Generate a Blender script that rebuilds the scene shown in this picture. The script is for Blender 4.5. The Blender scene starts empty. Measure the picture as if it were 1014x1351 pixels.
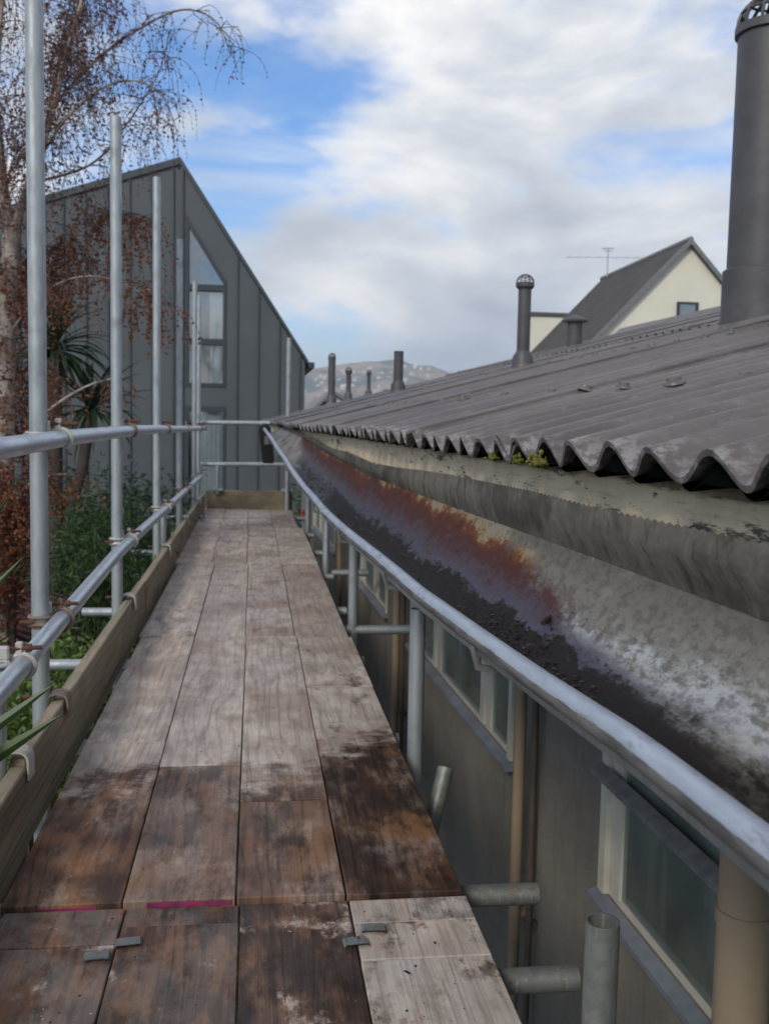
import bpy, math, random
import numpy as np
from mathutils import Vector, Matrix
R = math.radians
random.seed(7)
SC = bpy.context.scene
COL = SC.collection

# ---------------------------------------------------------------- camera
cam_d = bpy.data.cameras.new('camera')
cam_d.sensor_fit = 'HORIZONTAL'; cam_d.sensor_width = 27.0
cam_d.lens = 27.0 * 1330.0 / 1014.0
cam_d.clip_start = 0.05; cam_d.clip_end = 20000
cam_d.dof.use_dof = True; cam_d.dof.focus_distance = 1.75
cam_d.dof.aperture_fstop = 8.6
cam = bpy.data.objects.new('camera', cam_d); COL.objects.link(cam)
RW = Matrix(((0.99169722, -0.12698432, 0.02028824),
             (-0.00862777, 0.0917109, 0.9957483),
             (-0.12830508, -0.98765586, 0.08985385)))
cam.matrix_world = Matrix.Translation((0, 0, 1.0)) @ RW.transposed().to_4x4()
SC.camera = cam

# ---------------------------------------------------------------- world, sun, exposure
SUN_EL, SUN_AZ = 34.0, 212.0            # azimuth clockwise from +Y
W = bpy.data.worlds.new('World'); SC.world = W; W.use_nodes = True
nt = W.node_tree; nt.nodes.clear()
def wn(t, **kw):
    n = nt.nodes.new(t)
    for k, v in kw.items():
        if k in n.inputs: n.inputs[k].default_value = v
        else: setattr(n, k, v)
    return n
LK = nt.links.new
out = wn('ShaderNodeOutputWorld'); bg = wn('ShaderNodeBackground'); bg.inputs['Strength'].default_value = 0.1
sky = wn('ShaderNodeTexSky', sky_type='NISHITA', sun_disc=False)
sky.sun_elevation = R(SUN_EL); sky.sun_rotation = R(SUN_AZ); sky.air_density = 1.0; sky.dust_density = 0.6; sky.ozone_density = 1.6
tc = wn('ShaderNodeTexCoord')
# clouds: broken cumulus over thin streaks, noise over the direction, flattened so that banks lie level
CL = (7.32, -6.98, 1.74)
mp = wn('ShaderNodeMapping'); mp.inputs['Scale'].default_value = (1.0, 1.0, 2.3); mp.inputs['Location'].default_value = CL
LK(tc.outputs['Generated'], mp.inputs['Vector'])
n1 = wn('ShaderNodeTexNoise', Scale=2.6, Detail=9.0, Roughness=0.55, Distortion=0.15); LK(mp.outputs[0], n1.inputs['Vector'])
n2 = wn('ShaderNodeTexNoise', Scale=4.2, Detail=7.0, Roughness=0.55, Distortion=0.3); LK(mp.outputs[0], n2.inputs['Vector'])
mask = wn('ShaderNodeMapRange', interpolation_type='SMOOTHSTEP'); LK(n1.outputs['Fac'], mask.inputs['Value'])
mask.inputs['From Min'].default_value = 0.42; mask.inputs['From Max'].default_value = 0.56
ms = wn('ShaderNodeMapping'); ms.inputs['Scale'].default_value = (1.0, 1.0, 7.0); ms.inputs['Rotation'].default_value = (0.0, 0.12, 0.0); ms.inputs['Location'].default_value = (-6.82, 1.42, 7.12); LK(tc.outputs['Generated'], ms.inputs['Vector'])
n3 = wn('ShaderNodeTexNoise', Scale=1.9, Detail=6.0, Roughness=0.6, Distortion=0.5); LK(ms.outputs[0], n3.inputs['Vector'])
veil = wn('ShaderNodeMapRange', interpolation_type='SMOOTHSTEP'); LK(n3.outputs['Fac'], veil.inputs['Value'])
veil.inputs['From Min'].default_value = 0.42; veil.inputs['From Max'].default_value = 0.70; veil.inputs['To Max'].default_value = 0.55
# the lower sky is hazier all round
sp = wn('ShaderNodeSeparateXYZ'); LK(tc.outputs['Generated'], sp.inputs[0])
hz = wn('ShaderNodeMapRange', interpolation_type='SMOOTHSTEP'); LK(sp.outputs['Z'], hz.inputs['Value'])
hz.inputs['From Min'].default_value = 0.15; hz.inputs['From Max'].default_value = 0.0; hz.inputs['To Max'].default_value = 0.85
mx0 = wn('ShaderNodeMath', operation='MAXIMUM'); LK(mask.outputs[0], mx0.inputs[0]); LK(veil.outputs[0], mx0.inputs[1])
mx = wn('ShaderNodeMath', operation='MAXIMUM'); LK(mx0.outputs[0], mx.inputs[0]); LK(hz.outputs[0], mx.inputs[1])
sh1 = wn('ShaderNodeMath', operation='MULTIPLY_ADD'); LK(n1.outputs['Fac'], sh1.inputs[0]); sh1.inputs[1].default_value = -0.75; sh1.inputs[2].default_value = 0.40   # thick cores are greyer
sh2 = wn('ShaderNodeMath', operation='ADD'); LK(sh1.outputs[0], sh2.inputs[0]); LK(n2.outputs['Fac'], sh2.inputs[1])
shade = wn('ShaderNodeValToRGB'); LK(sh2.outputs[0], shade.inputs['Fac'])
cr = shade.color_ramp; cr.elements[0].position = 0.26; cr.elements[0].color = (3.5, 3.8, 4.5, 1)
cr.elements[1].position = 0.62; cr.elements[1].color = (8.6, 8.4, 8.2, 1)
e = cr.elements.new(0.47); e.color = (5.9, 6.1, 6.5, 1)
blue = wn('ShaderNodeMix', data_type='RGBA', blend_type='MULTIPLY'); blue.inputs[0].default_value = 1.0
LK(sky.outputs[0], blue.inputs[6]); blue.inputs[7].default_value = (0.60, 0.93, 1.30, 1)
cm = wn('ShaderNodeMix', data_type='RGBA'); LK(mx.outputs[0], cm.inputs[0]); LK(blue.outputs[2], cm.inputs[6]); LK(shade.outputs[0], cm.inputs[7])
LK(cm.outputs[2], bg.inputs['Color']); LK(bg.outputs[0], out.inputs['Surface'])

sun_d = bpy.data.lights.new('sun', 'SUN'); sun_d.energy = 1.5; sun_d.angle = R(14); sun_d.color = (1.0, 0.92, 0.80)
sun = bpy.data.objects.new('sun', sun_d); COL.objects.link(sun)
sdir = Vector((math.sin(R(SUN_AZ)) * math.cos(R(SUN_EL)), math.cos(R(SUN_AZ)) * math.cos(R(SUN_EL)), math.sin(R(SUN_EL))))
sun.rotation_euler = sdir.to_track_quat('Z', 'Y').to_euler()
SC.view_settings.view_transform = 'Standard'; SC.view_settings.look = 'None'
SC.view_settings.exposure = 0.42; SC.view_settings.gamma = 1.0
SC.render.engine = 'CYCLES'; SC.cycles.use_denoising = True
SC.cycles.max_bounces = 6; SC.cycles.transparent_max_bounces = 12
SC.cycles.use_adaptive_sampling = True; SC.cycles.adaptive_threshold = 0.02

# ---------------------------------------------------------------- helpers
class MB:
    """collects faces for ONE mesh"""
    def __init__(s): s.v = []; s.f = []; s.uv = None
    def box(s, c, d, rot=None):
        b = len(s.v)
        for x, y, z in ((-1,-1,-1),(1,-1,-1),(1,1,-1),(-1,1,-1),(-1,-1,1),(1,-1,1),(1,1,1),(-1,1,1)):
            p = Vector((x*d[0]/2, y*d[1]/2, z*d[2]/2))
            if rot is not None: p = rot @ p
            s.v.append((p.x+c[0], p.y+c[1], p.z+c[2]))
        s.f += [tuple(b+i for i in q) for q in ((0,3,2,1),(4,5,6,7),(0,1,5,4),(1,2,6,5),(2,3,7,6),(3,0,4,7))]
        return s
    def lohi(s, a, b):
        return s.box([(a[i]+b[i])/2 for i in range(3)], [abs(b[i]-a[i]) for i in range(3)])
    def bbox(s, c, d, bev=.004, rot=None):
        """box with chamfered edges"""
        b = len(s.v); h = [x/2 for x in d]; m = [x-bev for x in h]
        idx = {}
        for sx in (-1,1):
            for sy in (-1,1):
                for sz in (-1,1):
                    for k in range(3):
                        p = [sx*(h[0] if k==0 else m[0]), sy*(h[1] if k==1 else m[1]), sz*(h[2] if k==2 else m[2])]
                        q = Vector(p)
                        if rot is not None: q = rot @ q
                        idx[(sx,sy,sz,k)] = len(s.v); s.v.append((q.x+c[0], q.y+c[1], q.z+c[2]))
        for g in (-1,1):
            s.f.append((idx[(g,-1,-1,0)],idx[(g,1,-1,0)],idx[(g,1,1,0)],idx[(g,-1,1,0)])[::g])
            s.f.append((idx[(-1,g,-1,1)],idx[(-1,g,1,1)],idx[(1,g,1,1)],idx[(1,g,-1,1)])[::g])
            s.f.append((idx[(-1,-1,g,2)],idx[(1,-1,g,2)],idx[(1,1,g,2)],idx[(-1,1,g,2)])[::g])
        for a in (-1,1):
            for c2 in (-1,1):
                s.f.append((idx[(a,c2,-1,0)],idx[(a,c2,1,0)],idx[(a,c2,1,1)],idx[(a,c2,-1,1)]))
                s.f.append((idx[(a,-1,c2,0)],idx[(a,1,c2,0)],idx[(a,1,c2,2)],idx[(a,-1,c2,2)]))
                s.f.append((idx[(-1,a,c2,1)],idx[(1,a,c2,1)],idx[(1,a,c2,2)],idx[(-1,a,c2,2)]))
                for z in (-1,1): s.f.append((idx[(a,c2,z,0)],idx[(a,c2,z,1)],idx[(a,c2,z,2)]))
        return s
    def sweep(s, pts, rad, seg=10, caps=True, hollow=0.0):
        pts = [Vector(p) for p in pts]; n = len(pts)
        if not hasattr(rad, '__len__'): rad = [rad]*n
        t0 = (pts[1]-pts[0]).normalized()
        up = Vector((0,0,1)) if abs(t0.z) < .9 else Vector((1,0,0))
        a = t0.cross(up).normalized(); rings = []
        for i, p in enumerate(pts):
            t = (pts[min(i+1,n-1)]-pts[max(i-1,0)]).normalized()
            a = (a - t*a.dot(t)).normalized(); b = t.cross(a)
            k0 = len(s.v)
            for k in range(seg):
                w = 2*math.pi*k/seg
                q = p + (a*math.cos(w)+b*math.sin(w))*rad[i]
                s.v.append(tuple(q))
            rings.append(k0)
        for i in range(n-1):
            for k in range(seg):
                k2 = (k+1)%seg
                s.f.append((rings[i]+k, rings[i]+k2, rings[i+1]+k2, rings[i+1]+k))
        if hollow:
            # inner wall at both ends, tube wall thickness = hollow
            for e, r0, dirn in ((0, rings[0], 1), (n-1, rings[-1], -1)):
                t = (pts[1]-pts[0]).normalized() if e == 0 else (pts[-2]-pts[-1]).normalized()
                c = pts[e]; f = (rad[e]-hollow)/rad[e]; b1 = len(s.v)
                for k in range(seg):
                    q = c + (Vector(s.v[r0+k])-c)*f; s.v.append(tuple(q))
                b2 = len(s.v)
                for k in range(seg):
                    q = Vector(s.v[b1+k]) + t*.06; s.v.append(tuple(q))
                for k in range(seg):
                    k2 = (k+1)%seg
                    s.f.append((r0+k, r0+k2, b1+k2, b1+k)); s.f.append((b1+k, b1+k2, b2+k2, b2+k))
                s.f.append(tuple(b2+k for k in range(seg)))
        elif caps:
            s.f.append(tuple(rings[0]+k for k in range(seg))[::-1]); s.f.append(tuple(rings[-1]+k for k in range(seg)))
        return s
    def tube(s, a, b, r, seg=14, hollow=0.0): return s.sweep([a, b], r, seg, True, hollow)
    def lathe(s, prof, c=(0,0,0), seg=20):
        """prof: (r,z) from bottom to top"""
        rows = []
        for r, z in prof:
            k0 = len(s.v)
            for k in range(seg):
                w = 2*math.pi*k/seg; s.v.append((c[0]+r*math.cos(w), c[1]+r*math.sin(w), c[2]+z))
            rows.append(k0)
        for i in range(len(rows)-1):
            for k in range(seg):
                k2 = (k+1)%seg; s.f.append((rows[i]+k, rows[i]+k2, rows[i+1]+k2, rows[i+1]+k))
        s.f.append(tuple(rows[0]+k for k in range(seg))[::-1]); s.f.append(tuple(rows[-1]+k for k in range(seg)))
        return s
    def prism(s, poly, y0, y1):
        """polygon in (x,z), extruded along y"""
        b = len(s.v); n = len(poly)
        for y in (y0, y1): s.v += [(x, y, z) for x, z in poly]
        s.f.append(tuple(range(b, b+n))); s.f.append(tuple(range(b+n, b+2*n))[::-1])
        for i in range(n):
            j = (i+1)%n; s.f.append((b+i, b+n+i, b+n+j, b+j))
        return s
    def grid(s, rows, uv=None):
        b = len(s.v); m = len(rows[0])
        for r in rows: s.v += [tuple(p) for p in r]
        for i in range(len(rows)-1):
            for k in range(m-1):
                s.f.append((b+i*m+k, b+i*m+k+1, b+(i+1)*m+k+1, b+(i+1)*m+k))
        if uv is not None: s.uv = (s.uv or []) + uv
        return s
    def mesh(s, name, mat, smooth=True, angle=38, base=(0,0,0)):
        me = bpy.data.meshes.new(name)
        bx = Vector(base)
        v = [(p[0]-bx.x, p[1]-bx.y, p[2]-bx.z) for p in s.v]
        me.from_pydata(v, [], s.f)
        if s.uv is not None:
            l = me.uv_layers.new(name='UVMap')
            vi = np.zeros(len(me.loops), dtype=np.int32); me.loops.foreach_get('vertex_index', vi)
            l.data.foreach_set('uv', np.array(s.uv, dtype=np.float32)[vi].ravel())
        if mat is not None: me.materials.append(mat)
        if smooth:
            me.polygons.foreach_set('use_smooth', [True]*len(me.polygons))
            me.set_sharp_from_angle(angle=R(angle))
        me.update()
        return me

def tag(o, label, cat, group=None):
    o['label'] = label; o['category'] = cat
    if group: o['group'] = group
    return o
def thing(name, label, cat, base=(0,0,0), rz=0.0, group=None):
    """Empty at the base; children are given in the same frame (turned by rz about the origin) as base"""
    o = bpy.data.objects.new(name, None); COL.objects.link(o); o.empty_display_size = .1
    o.location = Matrix.Rotation(rz, 3, 'Z') @ Vector(base); o.rotation_euler = (0, 0, rz)
    o['_b'] = tuple(base)
    return tag(o, label, cat, group)
def part(name, mb, mat, parent, kind=None, smooth=True, angle=38, base=None, label=None):
    """mb in the frame of the thing; parent may be the thing or a part of it"""
    b = base if base is not None else (parent['_b'] if '_b' in parent else (0,0,0))
    me = mb if isinstance(mb, bpy.types.Mesh) else mb.mesh(name, mat, smooth, angle, b)
    o = bpy.data.objects.new(name, me); COL.objects.link(o); o.parent = parent
    o['_b'] = tuple(b)
    if kind: o['kind'] = kind
    if label: o['label'] = label
    return o
def struct(name, mb, mat, smooth=True, angle=38, kind='structure', label=None):
    o = bpy.data.objects.new(name, mb.mesh(name, mat, smooth, angle)); COL.objects.link(o); o['kind'] = kind
    if label: o['label'] = label
    return o
def copy_tree(o, parent=None):
    c = o.copy(); COL.objects.link(c); c.parent = parent
    for ch in list(o.children): copy_tree(ch, c)
    return c

# ---------------------------------------------------------------- materials
class NM:
    def __init__(s, name, rough=.6, metal=0.0, spec=.5):
        s.m = bpy.data.materials.new(name); s.m.use_nodes = True
        s.t = s.m.node_tree; s.b = s.t.nodes['Principled BSDF']; s.o = s.t.nodes['Material Output']
        s.b.inputs['Roughness'].default_value = rough; s.b.inputs['Metallic'].default_value = metal
        s.b.inputs['Specular IOR Level'].default_value = spec
        s._p = None
    def n(s, t, **kw):
        n = s.t.nodes.new(t)
        for k, v in kw.items():
            if k in n.inputs: s.set(n.inputs[k], v)
            else: setattr(n, k, v)
        return n
    def set(s, sock, v):
        if isinstance(v, bpy.types.NodeSocket): s.t.links.new(v, sock)
        else:
            if hasattr(sock.default_value, '__len__') and hasattr(v, '__len__') and len(sock.default_value) == 4 and len(v) == 3: v = (*v, 1)
            sock.default_value = v
    def pos(s):
        if s._p is None: s._p = s.n('ShaderNodeNewGeometry').outputs['Position']
        return s._p
    def obj(s): return s.n('ShaderNodeTexCoord').outputs['Object']
    def rnd(s): return s.n('ShaderNodeObjectInfo').outputs['Random']
    def island(s): return s.n('ShaderNodeNewGeometry').outputs['Random Per Island']
    def uv(s):
        q = s.n('ShaderNodeSeparateXYZ', Vector=s.n('ShaderNodeUVMap', uv_map='UVMap').outputs[0]); return q.outputs[0], q.outputs[1]
    def xyz(s, v): q = s.n('ShaderNodeSeparateXYZ', Vector=v); return q.outputs[0], q.outputs[1], q.outputs[2]
    def vec(s, x, y, z): return s.n('ShaderNodeCombineXYZ', X=x, Y=y, Z=z).outputs[0]
    def map(s, v, scale=(1,1,1), loc=(0,0,0), rot=(0,0,0)):
        return s.n('ShaderNodeMapping', Vector=v, Scale=scale, Location=loc, Rotation=rot).outputs[0]
    def vadd(s, a, b): return s.n('ShaderNodeVectorMath', operation='ADD', **{}).outputs[0] if False else s._vm('ADD', a, b)
    def _vm(s, op, a, b):
        n = s.n('ShaderNodeVectorMath', operation=op); s.set(n.inputs[0], a); s.set(n.inputs[1], b); return n.outputs[0]
    def noise(s, v, scale=5, detail=5, rough=.55, dist=0.0):
        return s.n('ShaderNodeTexNoise', Vector=v, Scale=scale, Detail=detail, Roughness=rough, Distortion=dist).outputs['Fac']
    def voro(s, v, scale=5): return s.n('ShaderNodeTexVoronoi', Vector=v, Scale=scale).outputs['Distance']
    def rng(s, f, a, b, c=0.0, d=1.0, smooth=True):
        n = s.n('ShaderNodeMapRange', interpolation_type='SMOOTHSTEP' if smooth else 'LINEAR')
        s.set(n.inputs['Value'], f); s.set(n.inputs['From Min'], a); s.set(n.inputs['From Max'], b)
        s.set(n.inputs['To Min'], c); s.set(n.inputs['To Max'], d); return n.outputs[0]
    def mix(s, f, a, b, blend='MIX'):
        n = s.n('ShaderNodeMix', data_type='RGBA', blend_type=blend)
        s.set(n.inputs[0], f); s.set(n.inputs[6], a); s.set(n.inputs[7], b); return n.outputs[2]
    def math(s, op, a, b=0.0):
        n = s.n('ShaderNodeMath', operation=op); s.set(n.inputs[0], a); s.set(n.inputs[1], b); return n.outputs[0]
    def ramp(s, f, stops):
        n = s.n('ShaderNodeValToRGB'); s.set(n.inputs[0], f); r = n.color_ramp
        while len(r.elements) < len(stops): r.elements.new(.5)
        for e, (p, c) in zip(r.elements, stops): e.position = p; e.color = (*c, 1)
        return n.outputs[0]
    def col(s, c): s.set(s.b.inputs['Base Color'], c); return s
    def rough(s, r): s.set(s.b.inputs['Roughness'], r); return s
    def bump(s, h, st=.3, dist=.002):
        n = s.n('ShaderNodeBump', Strength=st, Distance=dist, Height=h); s.t.links.new(n.outputs[0], s.b.inputs['Normal']); return s
def simple(name, a, b=None, rough=.6, metal=0.0, scale=6, bump=0.0, bscale=60):
    q = NM(name, rough, metal); b = b or tuple(x*.75 for x in a)
    f = q.noise(q.pos(), scale, 6, .6)
    q.col(q.mix(q.rng(f, .35, .68), a, b))
    if bump: q.bump(q.noise(q.pos(), bscale, 5), bump, .003)
    return q.m

M = {}
def m_galv(name, a, b, rough, rust=0.0, metal=.72, run=(38,38,38)):
    q = NM(name, rough, metal)
    f = q.noise(q.map(q.pos(), run), 1, 6, .62); g = q.noise(q.pos(), 9, 5, .6); h = q.noise(q.map(q.pos(), (160, 160, 12)), 1, 3)
    c = q.mix(q.math('MULTIPLY', q.rng(f, .38, .66), .6), a, b)
    c = q.mix(q.math('MULTIPLY', q.rng(g, .56, .72), .45), c, tuple(x*.6 for x in b))
    c = q.mix(q.math('MULTIPLY', q.rng(h, .56, .75), .25), c, (.62,.63,.64))
    if rust:
        r = q.rng(q.noise(q.map(q.pos(), (1,1,1), (3.1,0,0)), 14, 6, .68), .62-rust*.22, .78-rust*.16)
        c = q.mix(r, c, (.16,.055,.022)); q.set(q.b.inputs['Metallic'], q.math('MULTIPLY', q.math('SUBTRACT', 1.0, r), metal))
        q.rough(q.rng(r, 0, 1, rough, .85, False))
    else: q.rough(q.rng(f, .3, .7, rough-.08, rough+.16, False))
    q.col(c); q.bump(f, .18, .001)
    return q.m
M['galv'] = m_galv('galvanised_tube', (.56,.60,.64), (.42,.45,.49), .36, run=(45,7,45))
M['galv_dull'] = m_galv('dull_galvanised_tube', (.42,.45,.46), (.29,.31,.31), .52, metal=.55, run=(45,45,11))
M['galv_old'] = m_galv('old_rust_flecked_tube', (.24,.25,.235), (.15,.16,.15), .55, .35, .5)
M['clamp'] = m_galv('pale_cast_clamp', (.52,.50,.45), (.36,.34,.29), .6, .25, .3)
M['clamp_rust'] = m_galv('rusty_clamp', (.25,.19,.15), (.17,.12,.09), .7, .7, .25)
M['bolt_rust'] = simple('rusty_bolt', (.13,.052,.028), (.065,.030,.020), .85, 0, 60, .4, 200)
M['blue_paint'] = simple('chipped_blue_paint', (.07,.17,.32), (.13,.19,.25), .5, 0, 50)

# weathered scaffold planks
def m_deck():
    q = NM('weathered_plank', .7); P = q.pos(); x, y, z = q.xyz(P)
    oi = q.n('ShaderNodeObjectInfo'); r = oi.outputs['Random']
    brown, dirt, palek = q.xyz(oi.outputs['Color'])         # wear of each single plank
    off = q.vec(q.math('MULTIPLY', r, 37.0), q.math('MULTIPLY', r, 91.0), 0.0)
    v = q._vm('ADD', P, off)
    warp = q.noise(q.map(v, (6.0, .8, 1)), 1, 3, .45)
    gx = q.math('ADD', q.math('MULTIPLY', q.xyz(v)[0], 130.0), q.math('MULTIPLY', warp, 52.0))
    rings = q.math('SINE', gx)
    line = q.rng(rings, .45, 1.0)
    fine = q.noise(q.map(v, (230, 2.2, 1)), 1, 4, .6)
    fib = q.noise(q.map(v, (75, 1.7, 1)), 1, 5, .65)
    mid = q.noise(q.map(v, (15, 5, 1)), 1, 6, .65)
    pale = q.mix(q.rng(q.math('FRACT', q.math('MULTIPLY', r, 7.3)), 0, 1), q.mix(r, (.78,.67,.58), (.56,.465,.40)), (.66,.575,.52))
    c = q.mix(q.rng(mid, .34, .70), pale, (.41,.335,.285))
    c = q.mix(q.math('MULTIPLY', q.rng(q.noise(v, 2.6, 5), .45, .62), .6), c, (.34,.235,.18))
    c = q.mix(q.math('MULTIPLY', line, .26), c, (.16,.125,.11))
    c = q.mix(q.math('MULTIPLY', q.rng(fib, .50, .70), .38), c, (.16,.13,.118))
    c = q.mix(q.math('MULTIPLY', q.rng(fine, .54, .70), .4), c, (.09,.072,.066))
    # worn pale scuffs
    sc = q.noise(q.map(v, (10, 6, 1)), 1, 8, .72)
    c = q.mix(q.math('MULTIPLY', q.rng(sc, .56, .68), .65), c, (.50,.47,.45))
    # grime
    bl = q.noise(q.map(v, (9, 5, 1), (4,7,0)), 1, 8, .72); c = q.mix(q.math('MULTIPLY', q.rng(bl, .53, .68), q.rng(dirt, 0, 1, .15, .85, False)), c, (.062,.050,.046))
    # soaked timber: dark red-brown, uneven edges
    en = q.noise(q.map(P, (5.5, 5.5, 1)), 1, 8, .72)
    side = q.math('MULTIPLY', x, .30)
    edge = q.math('ADD', q.math('ADD', y, q.math('MULTIPLY', en, -1.2)), q.math('MULTIPLY', side, -1.0))
    edge = q.math('ADD', edge, q.math('MULTIPLY', q.math('SUBTRACT', q.math('FRACT', q.math('MULTIPLY', r, 13.7)), .5), .32))
    wet = q.math('MULTIPLY', q.rng(edge, 2.38, 2.14), q.rng(y, 2.02, 2.04))
    wet = q.math('MULTIPLY', wet, q.rng(q.noise(q.map(v, (8, 3, 1), (2,5,0)), 1, 8, .74), .36, .52, .55, 1.0))
    patch = q.rng(q.math('ADD', q.noise(q.map(v, (6, 4, 1)), 1, 8, .72), q.math('MULTIPLY', q.math('SUBTRACT', brown, .5), .55)), .46, .56)
    wet = q.math('MAXIMUM', wet, q.math('MULTIPLY', patch, q.rng(brown, 0.02, .2)))
    wetc = q.mix(q.rng(mid, .35, .68), (.19,.085,.040), (.070,.032,.019))
    wetc = q.mix(q.math('MULTIPLY', line, .6), wetc, (.032,.016,.012))
    wetc = q.mix(q.math('MULTIPLY', q.rng(fib, .48, .66), .6), wetc, (.035,.018,.013))
    wetc = q.mix(q.math('MULTIPLY', q.rng(q.noise(v, 4.4, 5), .48, .64), .65), wetc, (.30,.14,.055))
    blk = q.math('MULTIPLY', q.rng(q.math('ADD', q.noise(q.map(P, (7, 2.4, 1), (.3,0,0)), 1, 6, .68), q.math('MULTIPLY', dirt, .12)), .52, .66), wet)
    c = q.mix(q.math('MULTIPLY', wet, .94), c, wetc)
    c = q.mix(q.math('MULTIPLY', blk, .8), c, (.017,.012,.011))
    # pale worn plaster-dusted areas on single planks
    wn_ = q.rng(q.noise(q.map(v, (7, 4, 1), (9,2,0)), 1, 8, .74), .62, .42)
    c = q.mix(q.math('MULTIPLY', q.math('MULTIPLY', wn_, palek), .9), c, q.mix(q.rng(fib, .40, .75), (.48,.44,.40), (.31,.27,.24)))
    spl = q.noise(v, 34, 5, .75); c = q.mix(q.math('MULTIPLY', q.rng(spl, .685, .715), .8), c, (.60,.59,.57))
    nail = q.noise(v, 55, 2, .5); c = q.mix(q.rng(nail, .74, .76), c, (.02,.016,.014))
    q.set(q.b.inputs['Specular IOR Level'], .22)
    q.col(c); q.rough(q.rng(wet, 0, 1, .8, .5, False))
    h = q.math('ADD', q.math('MULTIPLY', fine, .6), q.math('ADD', q.math('MULTIPLY', line, -.25), q.math('ADD', fib, mid)))
    q.bump(h, .45, .003)
    return q.m
M['deck'] = m_deck()
def m_toe():
    q = NM('toe_board_wood', .75); v = q.pos()
    fine = q.noise(q.map(v, (60, 2.4, 120)), 1, 5, .6); mid = q.noise(q.map(v, (4, 1.1, 9)), 1, 5, .6)
    c = q.mix(q.rng(mid, .35, .66), (.32,.26,.175), (.19,.15,.10))
    c = q.mix(q.math('MULTIPLY', q.rng(fine, .46, .64), .65), c, (.085,.066,.045))
    c = q.mix(q.math('MULTIPLY', q.rng(q.noise(v, 3.1, 5), .52, .68), .45), c, (.17,.175,.10))
    q.col(c); q.bump(fine, .3, .002); return q.m
M['toe'] = m_toe()
M['pink'] = simple('pink_end_paint', (.36,.03,.14), (.16,.03,.07), .6, 0, 30)

# roof, fascia, gutter
def m_roof():
    q = NM('painted_fibre_cement', .55); P = q.pos()
    f = q.noise(P, 22, 7, .68); g = q.noise(P, 2.4, 5, .6); st = q.noise(q.map(P, (2.2, 40, 2.2)), 1, 4, .6)
    c = q.mix(q.rng(g, .35, .66), (.132,.112,.101), (.096,.081,.074))
    c = q.mix(q.math('MULTIPLY', q.rng(f, .52, .68), .6), c, (.20,.188,.185))
    c = q.mix(q.math('MULTIPLY', q.rng(st, .55, .75), .4), c, (.05,.045,.043))
    li = q.noise(P, 95, 5, .75); c = q.mix(q.math('MULTIPLY', q.rng(li, .60, .68), .55), c, (.26,.25,.24))
    dk_ = q.noise(q.map(P, (1,1,1), (5,3,1)), 60, 5, .75); c = q.mix(q.math('MULTIPLY', q.rng(dk_, .60, .68), .5), c, (.045,.04,.04))
    px_, py_, pz_ = q.xyz(P); xb = q.math('ADD', px_, q.math('MULTIPLY', py_, .0309))
    ew = q.math('MULTIPLY', q.rng(xb, .56, .50), q.rng(q.noise(P, 48, 6, .75), .46, .60)); c = q.mix(q.math('MULTIPLY', ew, .75), c, (.30,.285,.27))      # chipped, pale cut edge
    big = q.noise(q.map(P, (1.2, 5, 1.2)), 1, 6, .7); c = q.mix(q.math('MULTIPLY', q.rng(big, .50, .66), .5), c, (.185,.165,.155)); c = q.mix(q.math('MULTIPLY', q.rng(big, .46, .34), .55), c, (.060,.053,.050))
    q.col(c); q.rough(q.rng(f, .3, .7, .36, .58, False))
    q.bump(q.math('ADD', q.noise(P, 120, 5, .7), q.math('MULTIPLY', f, 1.5)), .28, .002); return q.m
M['roof'] = m_roof()
M['vent'] = simple('painted_vent', (.085,.080,.082), (.065,.06,.062), .5, 0, 9, .2, 50)
M['dark_under'] = simple('dark_soffit', (.06,.055,.05), (.045,.042,.04), .85)
def m_fascia():
    q = NM('flaking_cream_paint', .75); P = q.pos(); x, y, z = q.xyz(P)
    st = q.noise(q.map(P, (30, 6, 75)), 1, 7, .72); g = q.noise(P, 6, 7, .7); vg = q.noise(q.map(P, (8, 4.5, 26)), 1, 9, .76); fl = q.noise(q.map(P, (8, 12, 60), (3,1,2)), 1, 6, .75)
    c = q.mix(q.rng(g, .34, .66), (.90,.73,.49), (.72,.57,.38))
    c = q.mix(q.math('MULTIPLY', q.rng(st, .52, .68), .5), c, (.36,.29,.20))
    zz = q.math('ADD', z, q.math('ADD', q.math('MULTIPLY', q.math('SUBTRACT', vg, .5), .05), q.math('MULTIPLY', q.math('SUBTRACT', st, .5), .03)))
    c = q.mix(q.math('MULTIPLY', q.rng(zz, .913, .928), .85), c, q.mix(q.rng(fl, .4, .62), (.17,.125,.08), (.085,.065,.048)))      # grime below the drip edge
    c = q.mix(q.math('MULTIPLY', q.rng(vg, .545, .60), .92), c, (.065,.056,.048))
    c = q.mix(q.math('MULTIPLY', q.rng(fl, .62, .67), .9), c, (.045,.04,.036))
    q.col(c); q.bump(q.math('ADD', vg, fl), .6, .004); return q.m
M['fascia'] = m_fascia()
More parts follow.
